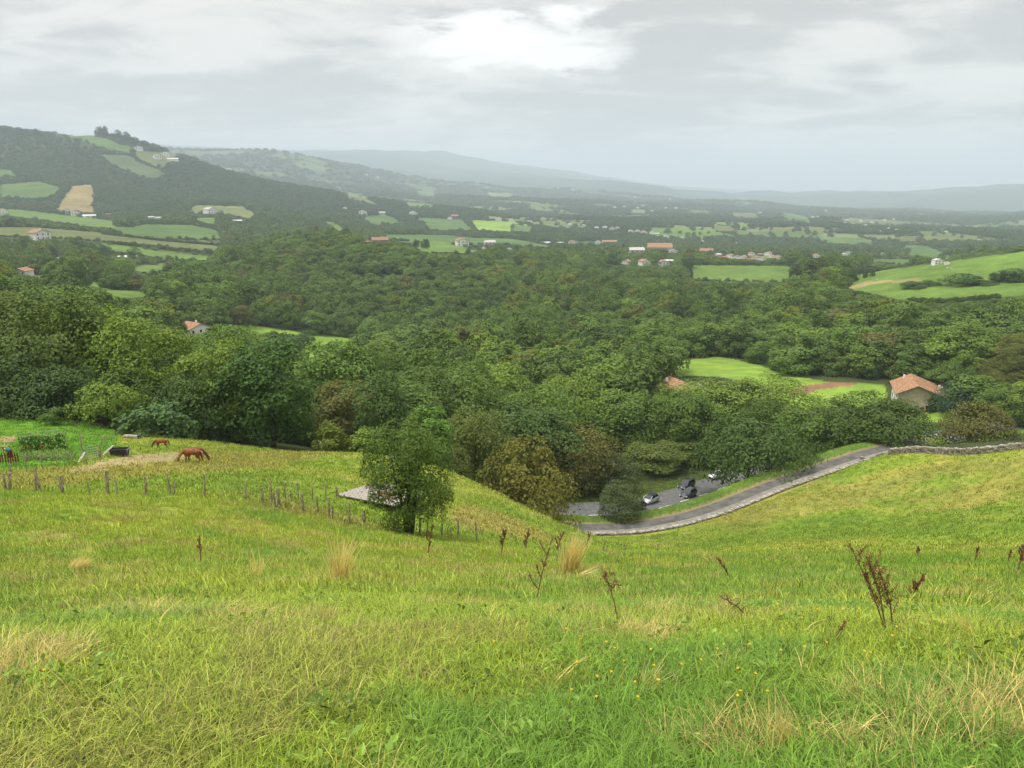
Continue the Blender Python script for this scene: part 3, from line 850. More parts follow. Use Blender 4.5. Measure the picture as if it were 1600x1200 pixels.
NEARW = 'tall trees closing the horse pasture'
for a in [
    (-70, 462, 112, 150, 'near_round', 0, OLV, 'olive green tall tree cut by the picture edge behind the garden lawn'),
    (28, 455, 116, 160, 'near_round', 1, OLV, 'tall olive brown tree behind the garden lawn, highest at the picture edge'),
    (108, 460, 112, 150, 'near_round', 2, (0.10, 0.15, 0.03), 'tall yellowish green tree rising behind the bean trellis'),
    (172, 480, 116, 140, 'near_round', 3, LTG, 'light green tall tree behind the small round tree on the lawn'),
    (226, 497, 110, 125, 'near_round', 1, LTG, 'light green tall tree standing behind the fig bush'),
    (278, 540, 116, 120, 'near_round', 0, GRN, 'mid green tree just below the white house with orange roof'),
    (356, 536, 104, 118, 'near_round', 2, LTG, 'bright broadleaf tree standing behind the two grazing horses'),
    (428, 529, 100, 120, 'near_tall', 0, (0.06, 0.125, 0.025), 'dark green tall pointed tree at the end of the pasture tree row'),
    (385, 560, 112, 120, 'near_round', 3, GRN, 'mid green tree wedged beside the tall pointed dark tree'),
    (20, 560, 102, 150, 'near_dome', 0, DKG, 'dark low spreading tree at the back edge of the garden lawn'),
    (110, 575, 101, 120, 'near_dome', 1, DKG, 'dark spreading tree behind the small round lawn tree'),
    (300, 590, 99, 120, 'near_dome', 0, DKG, 'dark spreading tree directly behind the fig bush'),
    (205, 580, 103, 100, 'near_dome', 1, GRN, 'green spreading tree behind the thin pale stemmed tree'),
    (165, 600, 95, 100, 'thin', 0, LTG, 'thin yellow green tree with pale stems at the lawn corner'),
    (85, 637, 92, 30, 'small_round', 0, GRN, 'small round clipped tree standing alone on the garden lawn'),
    (255, 632, 92, 110, 'fig', 0, (0.08, 0.15, 0.045), 'broad blue green fig bush with large leaves by the paddock'),
    (515, 655, 97, 56, 'conical', 0, (0.15, 0.20, 0.035), 'small yellow green conical tree at the edge of the pasture'),
    (575, 672, 98, 60, 'small_round', 1, LTG, 'small leafy bush beside the yellow green conical tree'),
    (545, 600, 118, 110, 'near_round', 2, BRNL, 'brownish olive tree behind the yellow green conical tree'),
    (608, 577, 108, 78, 'near_tall', 1, (0.075, 0.135, 0.03), 'tall slender green tree rising above the pasture edge'),
    (672, 637, 100, 82, 'near_tall', 0, BRT, 'bright fresh green tree just behind the lone field tree'),
    (745, 640, 122, 110, 'near_round', 3, OLV, 'olive brown tree on the slope behind the pasture spur'),
    (822, 692, 112, 130, 'near_dome', 0, (0.165, 0.165, 0.03), 'yellow brown autumn tinted tree behind the pasture spur'),
    (700, 700, 112, 80, 'near_dome', 1, OLV, 'low olive tree half hidden behind the pasture spur'),
    (940, 703, 150, 110, 'near_dome', 1, (0.085, 0.115, 0.035), 'grey green bushy tree behind the willow bush beside the road'),
    (966, 755, 123, 66, 'near_dome', 0, (0.085, 0.12, 0.04), 'small grey green willow bush on the verge between lane and road'),
    (890, 668, 145, 110, 'near_round', 0, BRNL, 'brownish tree behind the yellow brown autumn tree'),
    (1018, 692, 166, 105, 'near_round', 1, OLV, 'olive green tree overhanging the parked silver car'),
    (1078, 682, 172, 100, 'near_round', 2, OLV, 'olive green tree behind the parked black cars'),
    (1166, 655, 144, 180, 'near_spread', 0, (0.075, 0.13, 0.03), 'large dark spreading tree overhanging the road beside the round sign'),
    (1110, 600, 188, 130, 'near_round', 3, LTG, 'light green tree hiding most of the orange roofed house'),
    (1190, 588, 185, 120, 'near_round', 0, LTG, 'light green tall tree beside the hidden orange roofed house'),
    (1255, 640, 160, 115, 'near_round', 2, GRN, 'mid green roadside tree above the bend of the lane'),
    (1310, 640, 158, 100, 'near_round', 1, GRN, 'green roadside tree between the lane and the ploughed strip'),
    (1350, 618, 152, 110, 'near_round', 3, (0.085, 0.14, 0.028), 'green tree above the upper end of the lane'),
    (1400, 628, 150, 105, 'near_dome', 0, (0.08, 0.13, 0.028), 'bushy green tree beside the road junction'),
    (1522, 632, 150, 96, 'near_dome', 1, BRNL, 'brownish hawthorn tree behind the stone field wall'),
    (1500, 598, 218, 72, 'near_dome', 0, (0.05, 0.10, 0.05), 'dark blue green round conifer beside the stone gabled house'),
    (1457, 614, 226, 18, 'conical', 1, (0.04, 0.075, 0.03), 'small dark conifer in front of the stone gable wall'),
    (1570, 602, 206, 80, 'near_round', 0, GRN, 'green tree beside the road where the white car passes'),
    (1625, 590, 204, 90, 'near_round', 2, LTG, 'light green tree cut by the picture edge above the white car'),
    (1450, 582, 262, 40, 'mid', 1, GRN, 'green tree peeping over the orange roof of the stone house'),
    (1310, 628, 236, 36, 'hedge_bush', 0, DKG, 'dark clipped bush at the corner of the ploughed strip'),
    (1440, 617, 246, 12, 'hedge_bush', 1, DKG, 'low garden shrub beneath the stone gable wall'),
]:
    tree_px(*a, cat='bush' if 'bush' in a[-1].split(' with')[0] and 'bushy' not in a[-1] or 'shrub' in a[-1] else 'tree', name='bush' if 'bush' in a[-1].split(' with')[0].split(' be')[0] and 'bushy' not in a[-1] or 'shrub' in a[-1] else 'tree', sink=0.2)
tree_px(640, 655, 43, 122, 'lone', 0, (0.098, 0.16, 0.03), 'dark green lone tree with several stems standing in the wire fence', sink=0.1)
# right hill
for px, top, t, wpx, var, lab in [(1508, 428, 410, 52, 0, 'dark round hedgerow tree at the end of the hill hedge'), (1545, 440, 405, 46, 1, 'dark low hedgerow tree in the middle of the hill hedge'), (1582, 420, 400, 44, 2, 'dark tall hedgerow tree in the hill hedge near the picture edge'), (1615, 424, 395, 44, 3, 'dark hedgerow tree of the hill hedge cut by the picture edge'), (1562, 424, 408, 30, 4, 'pointed dark tree standing up out of the hill hedge'),
                                  (1430, 440, 420, 38, 1, 'low dark bushes lying alone in the hill field'), (1452, 438, 420, 26, 0, 'small dark bush at the end of the hill field clump'), (1594, 393, 470, 26, 2, 'tree crown on the skyline of the right hill')]:
    tree_px(px, top, t, wpx, 'mid_dome', var, DKG, lab, cat='tree', group='trees on the right hill')
for px, top, t in [(1244, 408, 575), (1256, 404, 565), (1268, 402, 560), (1281, 406, 555), (1292, 408, 550), (1303, 412, 545)]:
    tree_px(px, top, t, 22, 'birch', int(px), (0.07, 0.095, 0.045), 'slender pale trunked tree in the grove on the hill meadow', group='pale trunked grove on the hill meadow')
for px, top, t, w in [(1320, 424, 520, 14), (1334, 422, 520, 14), (1351, 425, 520, 8), (1363, 424, 515, 8)]:
    tree_px(px, top, t, w, 'mid_dome', px, DKG, 'small round tree standing apart at the edge of the grove', group='small trees apart from the grove')
# trees on the skyline of the left hill
for px, top, t, w in [(8, 196, 2600, 16), (32, 199, 2600, 14), (58, 201, 2610, 12), (155, 198, 2600, 14), (164, 197, 2598, 13), (186, 203, 2590, 11), (197, 206, 2588, 13), (212, 214, 2580, 13), (224, 220, 2585, 14), (236, 228, 2590, 12)]:
    tree_px(px, top, t, w, 'mid_dome', int(px), (0.045, 0.085, 0.034), 'dark round tree on the skyline of the left hill', group='skyline trees of the left hill')
# field trees
for px, top, t, w, tint, lab in [(475, 517, 400, 30, DKG, 'round dark tree alone in the valley meadow'), (432, 523, 380, 40, GRN, 'green tree at the near edge of the valley meadow'), (522, 536, 350, 40, DKG, 'dark tree between the two valley meadow strips'), (555, 540, 345, 36, DKG, 'dark tree at the corner of the lower valley meadow'),
                                 (210, 362, 850, 22, GRN, 'tall lone tree in the striped lowland fields'), (117, 361, 860, 20, DKG, 'dark lone tree beside the orange roofed lowland farmhouse'), (162, 365, 880, 14, DKG, 'small lone tree in the olive lowland field'), (55, 294, 2000, 12, DKG, 'small tree standing in the green hillside field'),
                                 (649, 371, 870, 11, DKG, 'small round bush on the bright knoll beside the brown farmhouse'), (665, 372, 870, 13, DKG, 'round dark bush on the bright knoll field'), (731, 367, 950, 9, DKG, 'small lone tree beside the orange roofed knoll house'), (666, 339, 1800, 8, DKG, 'tiny lone tree in the middle valley field')]:
    tree_px(px, top, t, w, 'mid_dome', int(px), tint, lab, group='lone field trees')

# ------------------------------------------------------------------ houses list first: woods keep clear of them
HOUSES = [  # px, base py, width px, turn, style, label, group
    (62, 374, 26, 0.5, 'orange', 'white farmhouse with orange roof among trees in the left lowland', None), (36, 433, 25, -0.6, 'orange', 'small white house with orange roof beside the olive strip', None),
    (305, 528, 42, 0.55, 'orange', 'white gabled house with orange roof behind the pasture trees', None),
    (103, 334, 14, 0.2, 'orange', 'white house at the foot of the tan field', 'houses below the tan field'), (118, 337, 13, 0.1, 'orange', 'white house at the foot of the tan field', 'houses below the tan field'), (140, 340, 20, 0.0, 'barn', 'long white barn at the foot of the tan field', None),
    (4, 333, 12, 0.3, 'orange', 'small orange roofed house at the edge of the lowland fields', None), (170, 337, 8, 0, 'brown', 'tiny brown roofed shed under the hill wood', None), (236, 343, 10, 0.4, 'grey', 'pale house half hidden in the lowland trees', 'pale houses in the lowland trees'), (248, 344, 10, 0.1, 'grey', 'pale house half hidden in the lowland trees', 'pale houses in the lowland trees'),
    (328, 334, 22, 0.7, 'white', 'wide white gabled farmhouse in the pale hillside field', None), (371, 347, 15, 0.1, 'barn', 'low white barn beside the lowland wood', None), (168, 404, 16, 0.15, 'barn', 'pale greenhouse roof among the lowland trees', 'pale greenhouse roofs'), (200, 406, 30, 0.15, 'barn', 'pale greenhouse roof among the lowland trees', 'pale greenhouse roofs'), (93, 406, 8, 0.2, 'white', 'tiny white shed among the left lowland trees', None),
    (172, 210, 7, 0, 'white', 'tiny white house on the left hill skyline', None), (217, 235, 14, 0.2, 'white', 'white farm building high on the left hill', None), (246, 248, 13, 0.3, 'white', 'white farmhouse below the hilltop farm', 'farm on the left hill'), (259, 244, 11, -0.3, 'white', 'white farmhouse below the hilltop farm', 'farm on the left hill'), (270, 251, 18, 0, 'barn', 'long pale barn below the hilltop farm', None), (358, 266, 8, 0.2, 'white', 'small white house on the ridge shoulder', None),
    (539, 327, 7, 0, 'white', 'tiny white house in the wood of the ridge end', None), (567, 336, 13, 0.1, 'white', 'white house above the ridge foot field', None), (597, 336, 10, 0.1, 'grey', 'greyish house above the ridge foot field', None), (646, 337, 12, 0.3, 'white', 'white house on the knoll behind the valley fields', None),
    (593, 382, 26, 0.15, 'brown', 'long reddish brown farmhouse on the wooded rise', None), (572, 381, 11, 0.2, 'brown', 'small brown outbuilding beside the reddish brown farmhouse', None),
    (709, 341, 13, 0.5, 'brown', 'brown roofed house at the end of the valley field', None), (703, 343, 8, 0, 'white', 'white shed before the brown roofed valley house', None), (722, 384, 20, 0.2, 'orange', 'orange roofed house behind the bright knoll', None), (765, 385, 18, 0.2, 'grey', 'pale farm building right of the orange roofed knoll house', None), (757, 390, 8, 0.1, 'white', 'small white house on the edge of the wooded rise', 'small white houses on the wooded rise'), (796, 392, 9, 0.1, 'white', 'small white house on the edge of the wooded rise', 'small white houses on the wooded rise'), (779, 345, 10, 0.1, 'orange', 'orange roofed house at the far side of the valley fields', 'houses beyond the valley fields'), (799, 347, 10, 0.2, 'orange', 'orange roofed house at the far side of the valley fields', 'houses beyond the valley fields'), (827, 349, 8, 0.2, 'grey', 'grey house at the far side of the valley fields', None),
    (853, 381, 14, 0.1, 'barn', 'long white shed of the works in the valley', 'sheds of the valley works'), (873, 382, 16, 0.2, 'barn', 'long white shed of the works in the valley', 'sheds of the valley works'), (895, 384, 14, 0.1, 'orange', 'orange roofed house next to the valley sheds', None), (935, 381, 9, 0.1, 'white', 'white house beside the large pink building', None), (952, 383, 24, 0.05, 'pink', 'large pinkish building at the end of a small field', None),
    (978, 414, 14, -0.5, 'orange', 'white house with dark doorway at the wood edge', None), (1007, 415, 17, 0.5, 'orange', 'orange roofed house between the white house and long barn', None), (1036, 417, 18, 0.2, 'orange', 'orange brown roofed house below the flat white barn', None), (1046, 410, 19, 0.02, 'barn', 'flat white barn above the orange roofed houses', None), (994, 399, 24, 0.2, 'grey', 'long grey roofed house among trees above the white house', None), (1030, 396, 40, 0.1, 'big', 'very large pale roofed building behind a green tree', None), (1051, 397, 14, 0.4, 'white', 'white house beside the very large pale building', None),
] + [(x, y, w, 0.3 * ((x % 7) - 3) / 3, s, 'pale house in the row along the far valley road', 'houses along the far valley road') for x, y, w, s in
     [(932, 358, 7, 'grey'), (945, 357, 8, 'white'), (957, 360, 9, 'orange'), (965, 358, 7, 'white'), (986, 364, 9, 'white'), (996, 363, 8, 'orange'), (1006, 366, 10, 'orange'), (1018, 366, 8, 'white'), (1026, 368, 8, 'grey'), (1041, 371, 7, 'white'), (1066, 373, 6, 'white'), (890, 353, 7, 'grey'), (912, 354, 6, 'grey')]
   ] + [(x, y, w, 0.4 * ((x % 5) - 2) / 2, s, 'orange roofed house in the town below the hill meadow', 'houses of the town') for x, y, w, s in
     [(1140, 403, 11, 'orange'), (1150, 405, 10, 'orange'), (1160, 406, 12, 'orange'), (1172, 408, 10, 'brown'), (1182, 406, 10, 'orange'), (1190, 408, 11, 'orange'), (1174, 399, 9, 'orange'), (1188, 400, 10, 'brown'), (1200, 399, 10, 'orange'), (1205, 405, 10, 'orange'), (1218, 406, 10, 'orange'), (1132, 404, 9, 'brown')]
   ] + [(1103, 397, 22, 0.2, 'big', 'tall pale building at the near end of the town', None), (1121, 402, 12, 0.9, 'grey', 'grey stone church tower building in the town', None), (1465, 413, 16, 0.5, 'white', 'white farmhouse behind the right hill crest', None), (1480, 413, 8, 0.1, 'white', 'small white shed behind the right hill crest', None), (1320, 402, 12, 0.2, 'white', 'white house in the valley behind the grove', None), (1275, 405, 14, 0.2, 'orange', 'orange roofed house behind the birch grove', None)
   ] + [(x, y, 5, 0.3 * ((x % 7) - 3) / 3, 'white', 'tiny white house scattered in the hazy plain', 'houses scattered over the hazy plain') for x, y in
     [(960, 325), (975, 324), (996, 326), (1005, 323), (1019, 331), (1040, 326), (1056, 326), (992, 309), (1047, 312), (895, 297), (872, 295), (1188, 334), (1291, 330), (1270, 340), (1278, 340), (1323, 345), (1345, 346), (1352, 353), (1362, 348), (1375, 362), (1382, 345), (1396, 344), (1388, 358), (1320, 349), (1400, 360), (1530, 376), (1478, 363), (590, 278), (572, 274), (747, 286), (1098, 378), (1150, 381)]]
HBOX = []
for i, (px, py, w, *_r) in enumerate(HOUSES):
    p, t = hit(px, py)
    HBOX.append((px - w * 0.5, px + w * 0.5, py - w * 0.55, py, t))
HBOX += [(1385, 1480, 585, 632, 238), (1036, 1100, 588, 601, 190 + 15)]

# ------------------------------------------------------------------ woods
def clear_of(x, y, z, h, w):
    """False where a tree would stand in or in front of a field, a house or the road"""
    ok = np.ones(len(x), bool); based = np.ones(len(x), bool)
    pb = project(x, y, z); pm = project(x, y, z + 0.55 * h); pt_ = project(x, y, z + 0.97 * h)
    t = pb[2]; half = 0.38 * w / t * F
    for (poly, c), tf in zip(FIELDS, FT):
        k = (t > 0.5 * tf) & (t < 1.6 * tf)
        if not k.any():
            continue
        b = inpoly(pb[0], pb[1], poly); based &= ~(b & k)
        for q in ([project(x, y, z + h_ * h) for h_ in (.2, .4, .6, .8, .95)] if tf < 1800 else (pm, pt_)):
            b |= inpoly(q[0], q[1], poly) & (t < tf * 1.08)
        for s in (-1, 1):
            b |= inpoly(pb[0] + s * half, pm[1], poly) & (t < tf * 1.08)
        ok &= ~(b & k)
    for x0, x1, y0, y1, th in HBOX:
        ok &= ~((pb[0] + half > x0) & (pb[0] - half < x1) & (pt_[1] < y1 - 0.35 * (y1 - y0)) & (pb[1] > y0) & (t < th + 4) & (t > 0.4 * th))
        ok &= ~((np.abs(t - th) < 9 + 0.004 * th) & (pb[0] > x0 - 3) & (pb[0] < x1 + 3))
    return ok, based

def wood_points(r0, r1, spacing, seed, az=43):
    """jittered polar lattice, spacing a function of r"""
    g = np.random.default_rng(seed)
    out = []
    r = r0
    while r < r1:
        s = spacing(r)
        n_ = int(2 * R(az) * r / s)
        a_ = (np.arange(n_) + g.uniform(-.42, .42, n_)) / n_ * 2 * R(az) - R(az) + g.uniform(0, 1) * s / r
        rr = r + g.uniform(-.45, .45, n_) * s
        out.append(np.stack([rr * np.sin(a_), rr * np.cos(a_)], 1))
        r += s * 0.9
    return np.concatenate(out)
gW = np.random.default_rng(77)
WP = np.concatenate([wood_points(100, 420, lambda r: 9.2, 1), wood_points(420, 1250, lambda r: 10.8 + (r - 420) * 0.003, 2), wood_points(1250, 2900, lambda r: max(10.5, 0.0062 * r), 3), wood_points(2900, 7600, lambda r: 0.0075 * r, 4)])
wx, wy = WP[:, 0], WP[:, 1]; wz = gz(wx, wy)
wpx, wpy, wt = project(wx, wy, wz)
big_ = np.clip(wt / 1700, 1.0, 4.0)                # beyond: one crown stands for a clump of trees
WH = gW.uniform(8.5, 15.5, len(wx)) * np.where(wt > 1250, 0.8, 1) * big_ ** 0.35; WWd = WH / big_ ** 0.35 * gW.uniform(0.85, 1.3, len(wx)) * big_
scrub = fbm(wx / 60, wy / 60, 95, 2)
WH *= np.where((wt < 1250), (0.62 + 0.75 * scrub) * gW.uniform(0.8, 1.2, len(wx)), 1.0)
ok = wt > tlim(wpx) + 5
ok &= (wpx > -140) & (wpx < 1740)
road_d = dist_track(wx, wy, ROAD)[0]; lane_d = dist_track(wx, wy, LANE)[0]
ok &= ~((wpx > 845) & (wpx < 1500) & ((wt < 172) | (road_d < 11) | (lane_d < 12)))
ok &= ~((wpx > 1325) & (wt > 428) & (wt < 800)); ok &= ~((wpx >= 1380) & (wt < 214)); ok &= road_d > 8
ok &= ~((wpx < 480) & (wt < 120)); ok &= ~((wpx < 845) & (wpx >= 480) & (wt < 128))
# bracken slope carries only low scrub
br = (wpx > 1540) & (wt > 190) & (wt < 300); WH = np.where(br, 2.2, WH); WWd = np.where(br, 7.0, WWd)
zn = plain_zone(wx, wy, wt, wpx); ok &= ~(zn & (patch_value(wx, wy) > 0.60 + 0.22 * np.clip((np.hypot(wx, wy) - 4000) / 1500, 0, 1)) & (gW.uniform(0, 1, len(wx)) > 0.05))
ok &= ~((wt > 3000) & (wpx < 1000) & (wpy < 292) & (gW.uniform(0, 1, len(wx)) < 0.6))
for sh_k in (1.0, 0.6, 0.55):
    a_, b_ = clear_of(wx[ok], wy[ok], wz[ok], WH[ok], WWd[ok])
    ii = np.where(ok)[0]
    ok[ii[~b_]] = False
    bad = ii[~a_ & b_]
    if sh_k == 0.55:
        ok[bad] = False
    else:
        WH[bad] *= 0.5; WWd[bad] *= 0.7
# keep the top of the field trees and houses visible: nothing tall right before the near meadow edges
wx, wy, wz, wt, wpx, wpy, WH, WWd, br = (q[ok] for q in (wx, wy, wz, wt, wpx, wpy, WH, WWd, br))
tone = fbm(wx / 35, wy / 35, 97, 2) * 0.6 + gW.uniform(0, 1, len(wx)) * 0.55
T3 = np.array([DKG, DKG, GRN, GRN, GRN, LTG, LTG])
k_ = np.clip(tone / 1.15 * 6, 0, 5.999); ki = k_.astype(int); kf = (k_ - ki)[:, None]
WT = T3[ki] * (1 - kf) + T3[ki + 1] * kf
WT *= gW.uniform(0.72, 1.3, (len(wx), 1))
rare = gW.uniform(0, 1, len(wx)); WT[rare < 0.025] = np.array(BRNL); WT[rare > 0.965] = np.array(YEL) * 0.85
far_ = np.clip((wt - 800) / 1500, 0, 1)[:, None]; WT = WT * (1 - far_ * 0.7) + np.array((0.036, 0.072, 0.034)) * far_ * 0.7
WT[br] = np.array((0.15, 0.155, 0.04)) * gW.uniform(0.7, 1.3, (int(br.sum()), 1))
# which crowns the camera can see: those that show largest become trees of their own
PX_, PY_, TT_ = project(wx, wy, wz + WH)
score = WWd * WH / wt ** 2
vis = (PX_ > 0) & (PX_ < 1600) & (wt < 700) & ~br
def sees(i):
    q = np.array((wx[i], wy[i], wz[i] + WH[i] * 0.97)); s = np.linspace(0.1, 0.985, 90)
    return bool((q[2] * s > gz(q[0] * s, q[1] * s) + 0.2).all())
order = [i for i in np.argsort(-score) if vis[i]]
# a tree whose top is hidden by nearer crowns is left to the wood
buf = np.full(1740, 1e9)
own = []
for i in sorted(order, key=lambda j: wt[j]):
    x0, x1 = int(PX_[i] - 0.3 * WWd[i] / wt[i] * F) + 60, int(PX_[i] + 0.3 * WWd[i] / wt[i] * F) + 60
    x0, x1 = max(x0, 0), max(min(x1, 1739), x0 + 1)
    if (buf[x0:x1] > PY_[i] + 3).mean() > 0.35 and sees(i):
        own.append(i)
    buf[x0:x1] = np.minimum(buf[x0:x1], PY_[i])
own = sorted(own, key=lambda j: -score[j])[:max(0, 292 - N_TREES[0])]
def region(i):
    px, t = wpx[i], wt[i]
    if t < 170:
        return 'wood falling away behind the pasture spur' if px < 900 else 'wood beside the road'
    if t < 300:
        return 'hollow behind the tall pasture trees' if px < 520 else ('near part of the valley wood' if px < 1000 else 'wood around the stone house')
    if t < 480:
        return 'strip of wood by the valley meadow' if px < 640 else ('middle of the valley wood' if px < 1100 else 'wood under the right hill')
    return 'wooded rise under the brown farmhouse' if px < 800 else 'wooded rise under the white barn'
def tone_word(c):
    r_, g_, b_ = c
    if r_ > g_ * 0.98: return 'brownish'
    if r_ > g_ * 0.78: return 'olive'
    return 'dark green' if g_ < 0.115 else ('mid green' if g_ < 0.165 else 'light green')
ORD = 'first second third fourth fifth sixth seventh eighth ninth tenth eleventh twelfth thirteenth fourteenth fifteenth sixteenth seventeenth eighteenth nineteenth twentieth'.split()
ORD += ['twenty-' + q for q in ORD[:9]] + ['thirtieth'] + ['thirty-' + q for q in ORD[:9]] + ['fortieth'] + ['forty-' + q for q in ORD[:9]]
fam = {}
for i in own:
    fam.setdefault((region(i), tone_word(WT[i])), []).append(i)
for (rg, tw), mem in fam.items():
    mem.sort(key=lambda j: wpx[j])
    for n_, i in enumerate(mem):
        kd = 'near_round' if wt[i] < 185 else ('mid' if WH[i] > 8 else 'mid_dome')
        if kd == 'mid' and gW.uniform() < 0.25:
            kd = 'mid_tall'; WWd[i] *= 0.75
        lab = f'{ORD[min(n_, len(ORD) - 1)]} {tw} tree from the left in the {rg}' if len(mem) > 1 else f'only {tw} tree in the {rg}'
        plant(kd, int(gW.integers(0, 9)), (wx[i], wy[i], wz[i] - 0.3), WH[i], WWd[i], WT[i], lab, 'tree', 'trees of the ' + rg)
rest = np.ones(len(wx), bool); rest[own] = False
wx, wy, wz, wt, WH, WWd, WT, br = (q[rest] for q in (wx, wy, wz, wt, WH, WWd, WT, br))
# hedgerows between the far fields join the woodland
hx, hy, hh, hw = [], [], [], []
HEDGES = [[(-40, 352), (60, 355), (180, 361)], [(0, 313), (60, 314), (90, 306)], [(0, 341), (100, 353), (180, 364), (190, 366)], [(170, 380), (260, 390), (345, 398)], [(160, 395), (240, 409), (320, 414)], [(180, 352), (230, 347), (300, 352)],
          [(160, 366), (250, 376), (345, 384)], [(640, 362), (740, 364), (840, 368)], [(728, 342), (742, 360)], [(800, 372), (870, 386)], [(600, 376), (640, 377)], [(1380, 470), (1330, 458), (1305, 452)], [(1420, 471), (1480, 473), (1560, 466)],
          [(1080, 412), (1160, 412), (1240, 413)], [(350, 322), (392, 318), (402, 333)], [(90, 286), (150, 284)], [(300, 345), (345, 362), (400, 350)]]
for H_ in HEDGES:
    for (x0, y0), (x1, y1) in zip(H_[:-1], H_[1:]):
        n_ = max(3, int(math.hypot(x1 - x0, y1 - y0) / 3.0))
        for s in range(n_):
            f_ = (s + random.uniform(-.3, .3)) / n_
            p, t = hit(x0 + (x1 - x0) * f_, y0 + (y1 - y0) * f_)
            hx.append(p.x); hy.append(p.y); k = t / 900
            hh.append(random.uniform(2.2, 4.2) * max(0.6, min(k, 2.2))); hw.append(random.uniform(3.4, 5.5) * max(0.8, min(k, 2.4)))
for (poly, c), tf in zip(FIELDS, FT):
    if tf < 500:
        continue
    Pn = len(poly)
    for a_ in range(Pn):
        (x0, y0), (x1, y1) = poly[a_], poly[(a_ + 1) % Pn]
        n_ = max(2, int(math.hypot(x1 - x0, (y1 - y0) * 2) / 2.6)); seed_ = random.random()
        for s in range(n_):
            f_ = (s + random.uniform(-.4, .4)) / n_
            if seed_ < 0.25 or random.random() < 0.3:
                continue
            p, t = hit(x0 + (x1 - x0) * f_ + random.uniform(-1, 1), y0 + (y1 - y0) * f_ + random.uniform(-.6, .6))
            if 0.6 * tf < t < 1.6 * tf:
                k = t / 900; big1 = random.random() < 0.15
                hx.append(p.x); hy.append(p.y); hh.append(random.uniform(1.3, 2.6) * max(0.7, min(k, 2.2)) * (2.0 if big1 else 1)); hw.append(random.uniform(3.0, 5.0) * max(0.8, min(k, 2.4)) * (1.5 if big1 else 1))
for k in range(900):
    px, py = (random.uniform(1520, 1690), random.uniform(505, 615)) if k < 760 else (random.uniform(1445, 1530), random.uniform(552, 592))
    p, t = hit(px, py)
    hx.append(p.x); hy.append(p.y); f_ = 1.0 if k < 760 else 1.7
    hh.append(random.uniform(1.0, 2.2) * f_); hw.append(random.uniform(2.2, 4.4) * f_)
hx, hy = np.array(hx), np.array(hy)
pos = np.concatenate([np.stack([wx, wy, wz - 0.3], 1), np.stack([hx, hy, gz(hx, hy) - 0.2], 1)])
H2, W2 = np.concatenate([WH, hh]), np.concatenate([WWd, hw])
tn = np.concatenate([WT, np.tile(np.array(DKG), (len(hx), 1)) * gW.uniform(0.8, 1.2, (len(hx), 1))])
tn[-900:] = np.array((0.14, 0.165, 0.038)) * gW.uniform(0.6, 1.25, (900, 1)); tn[-140:] = np.array(GRN) * gW.uniform(0.7, 1.2, (140, 1))
tt = np.concatenate([wt, project(hx, hy, gz(hx, hy))[2]])
prot = [p['crown'] for k in ('mid', 'mid_dome', 'far', 'hedge_bush', 'near_round', 'mid_tall') for p in KIND[k]]
dims = np.array([(p['W'], p['H']) for k in ('mid', 'mid_dome', 'far', 'hedge_bush', 'near_round', 'mid_tall') for p in KIND[k]])
nn_ = len(pos); pick = gW.integers(0, 7, nn_)
pick = np.where(tt > 1000, 7 + gW.integers(0, 4, nn_), pick)
lowish = (H2 < 4.6) & (tt < 1000); pick = np.where(lowish, 11 + gW.integers(0, 2, nn_), pick)
tallp = (gW.uniform(0, 1, nn_) < 0.2) & (tt < 1000) & ~lowish
W2 = np.where(tallp, W2 * 0.72, W2); H2 = np.where(tallp, H2 * 1.18, H2)
pick = np.where(tallp, 17 + gW.integers(0, 3, nn_), pick)
pick = np.where((tt < 185) & ~lowish, 13 + gW.integers(0, 4, nn_), pick)
sw, sh_ = W2 / dims[pick, 0], H2 / dims[pick, 1]
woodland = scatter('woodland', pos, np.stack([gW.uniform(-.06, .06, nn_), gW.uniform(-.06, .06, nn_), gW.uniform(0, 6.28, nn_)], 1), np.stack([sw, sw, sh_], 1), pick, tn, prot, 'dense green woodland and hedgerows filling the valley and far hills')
print('TREES', N_TREES[0], 'WOOD', nn_)
# ------------------------------------------------------------------ grass
def tuft(name, seed, n, foot, lmin, lmax, wid, lean=(0.1, 0.9), seg=3, mat='grass', bend=1.0):
    g = np.random.default_rng(seed)
    V, Fq = [], []
    for i in range(n):
        a, r_ = g.uniform(0, 6.283), foot * math.sqrt(g.uniform(0, 1))
        p = np.array((r_ * math.cos(a), r_ * math.sin(a), -0.02))
        L = g.uniform(lmin, lmax); az_ = g.uniform(0, 6.283); d = np.array((math.cos(az_), math.sin(az_), 0)); s = np.array((-d[1], d[0], 0))
        th = g.uniform(*lean); w = wid * g.uniform(0.6, 1.3)
        b0 = len(V)
        for k in range(seg + 1):
            f = k / seg
            ww = w * (1 - f ** 1.5) * 0.5 + 0.0006
            V += [p - s * ww, p + s * ww]
            p = p + (d * math.sin(th) + np.array((0, 0, math.cos(th)))) * (L / seg)
            th = min(th + bend * g.uniform(0.15, 0.55) * (1 + f), 2.0)
        for k in range(seg):
            Fq.append((b0 + 2 * k, b0 + 2 * k + 1, b0 + 2 * k + 3, b0 + 2 * k + 2))
    return fast_mesh(name, np.array(V), np.array(Fq), M[mat], True)
TP = [tuft(f'meadow_tuft_{i}', 300 + i, 64, 0.15, 0.045, 0.15, 0.0046) for i in range(4)]
TP += [tuft(f'lush_tuft_{i}', 310 + i, 64, 0.13, 0.09, 0.22, 0.0055, (0.05, 0.8), 4) for i in range(2)]
TP += [tuft(f'straw_tuft_{i}', 320 + i, 34, 0.14, 0.10, 0.30, 0.0034, (0.2, 1.3), 3, bend=0.6) for i in range(2)]
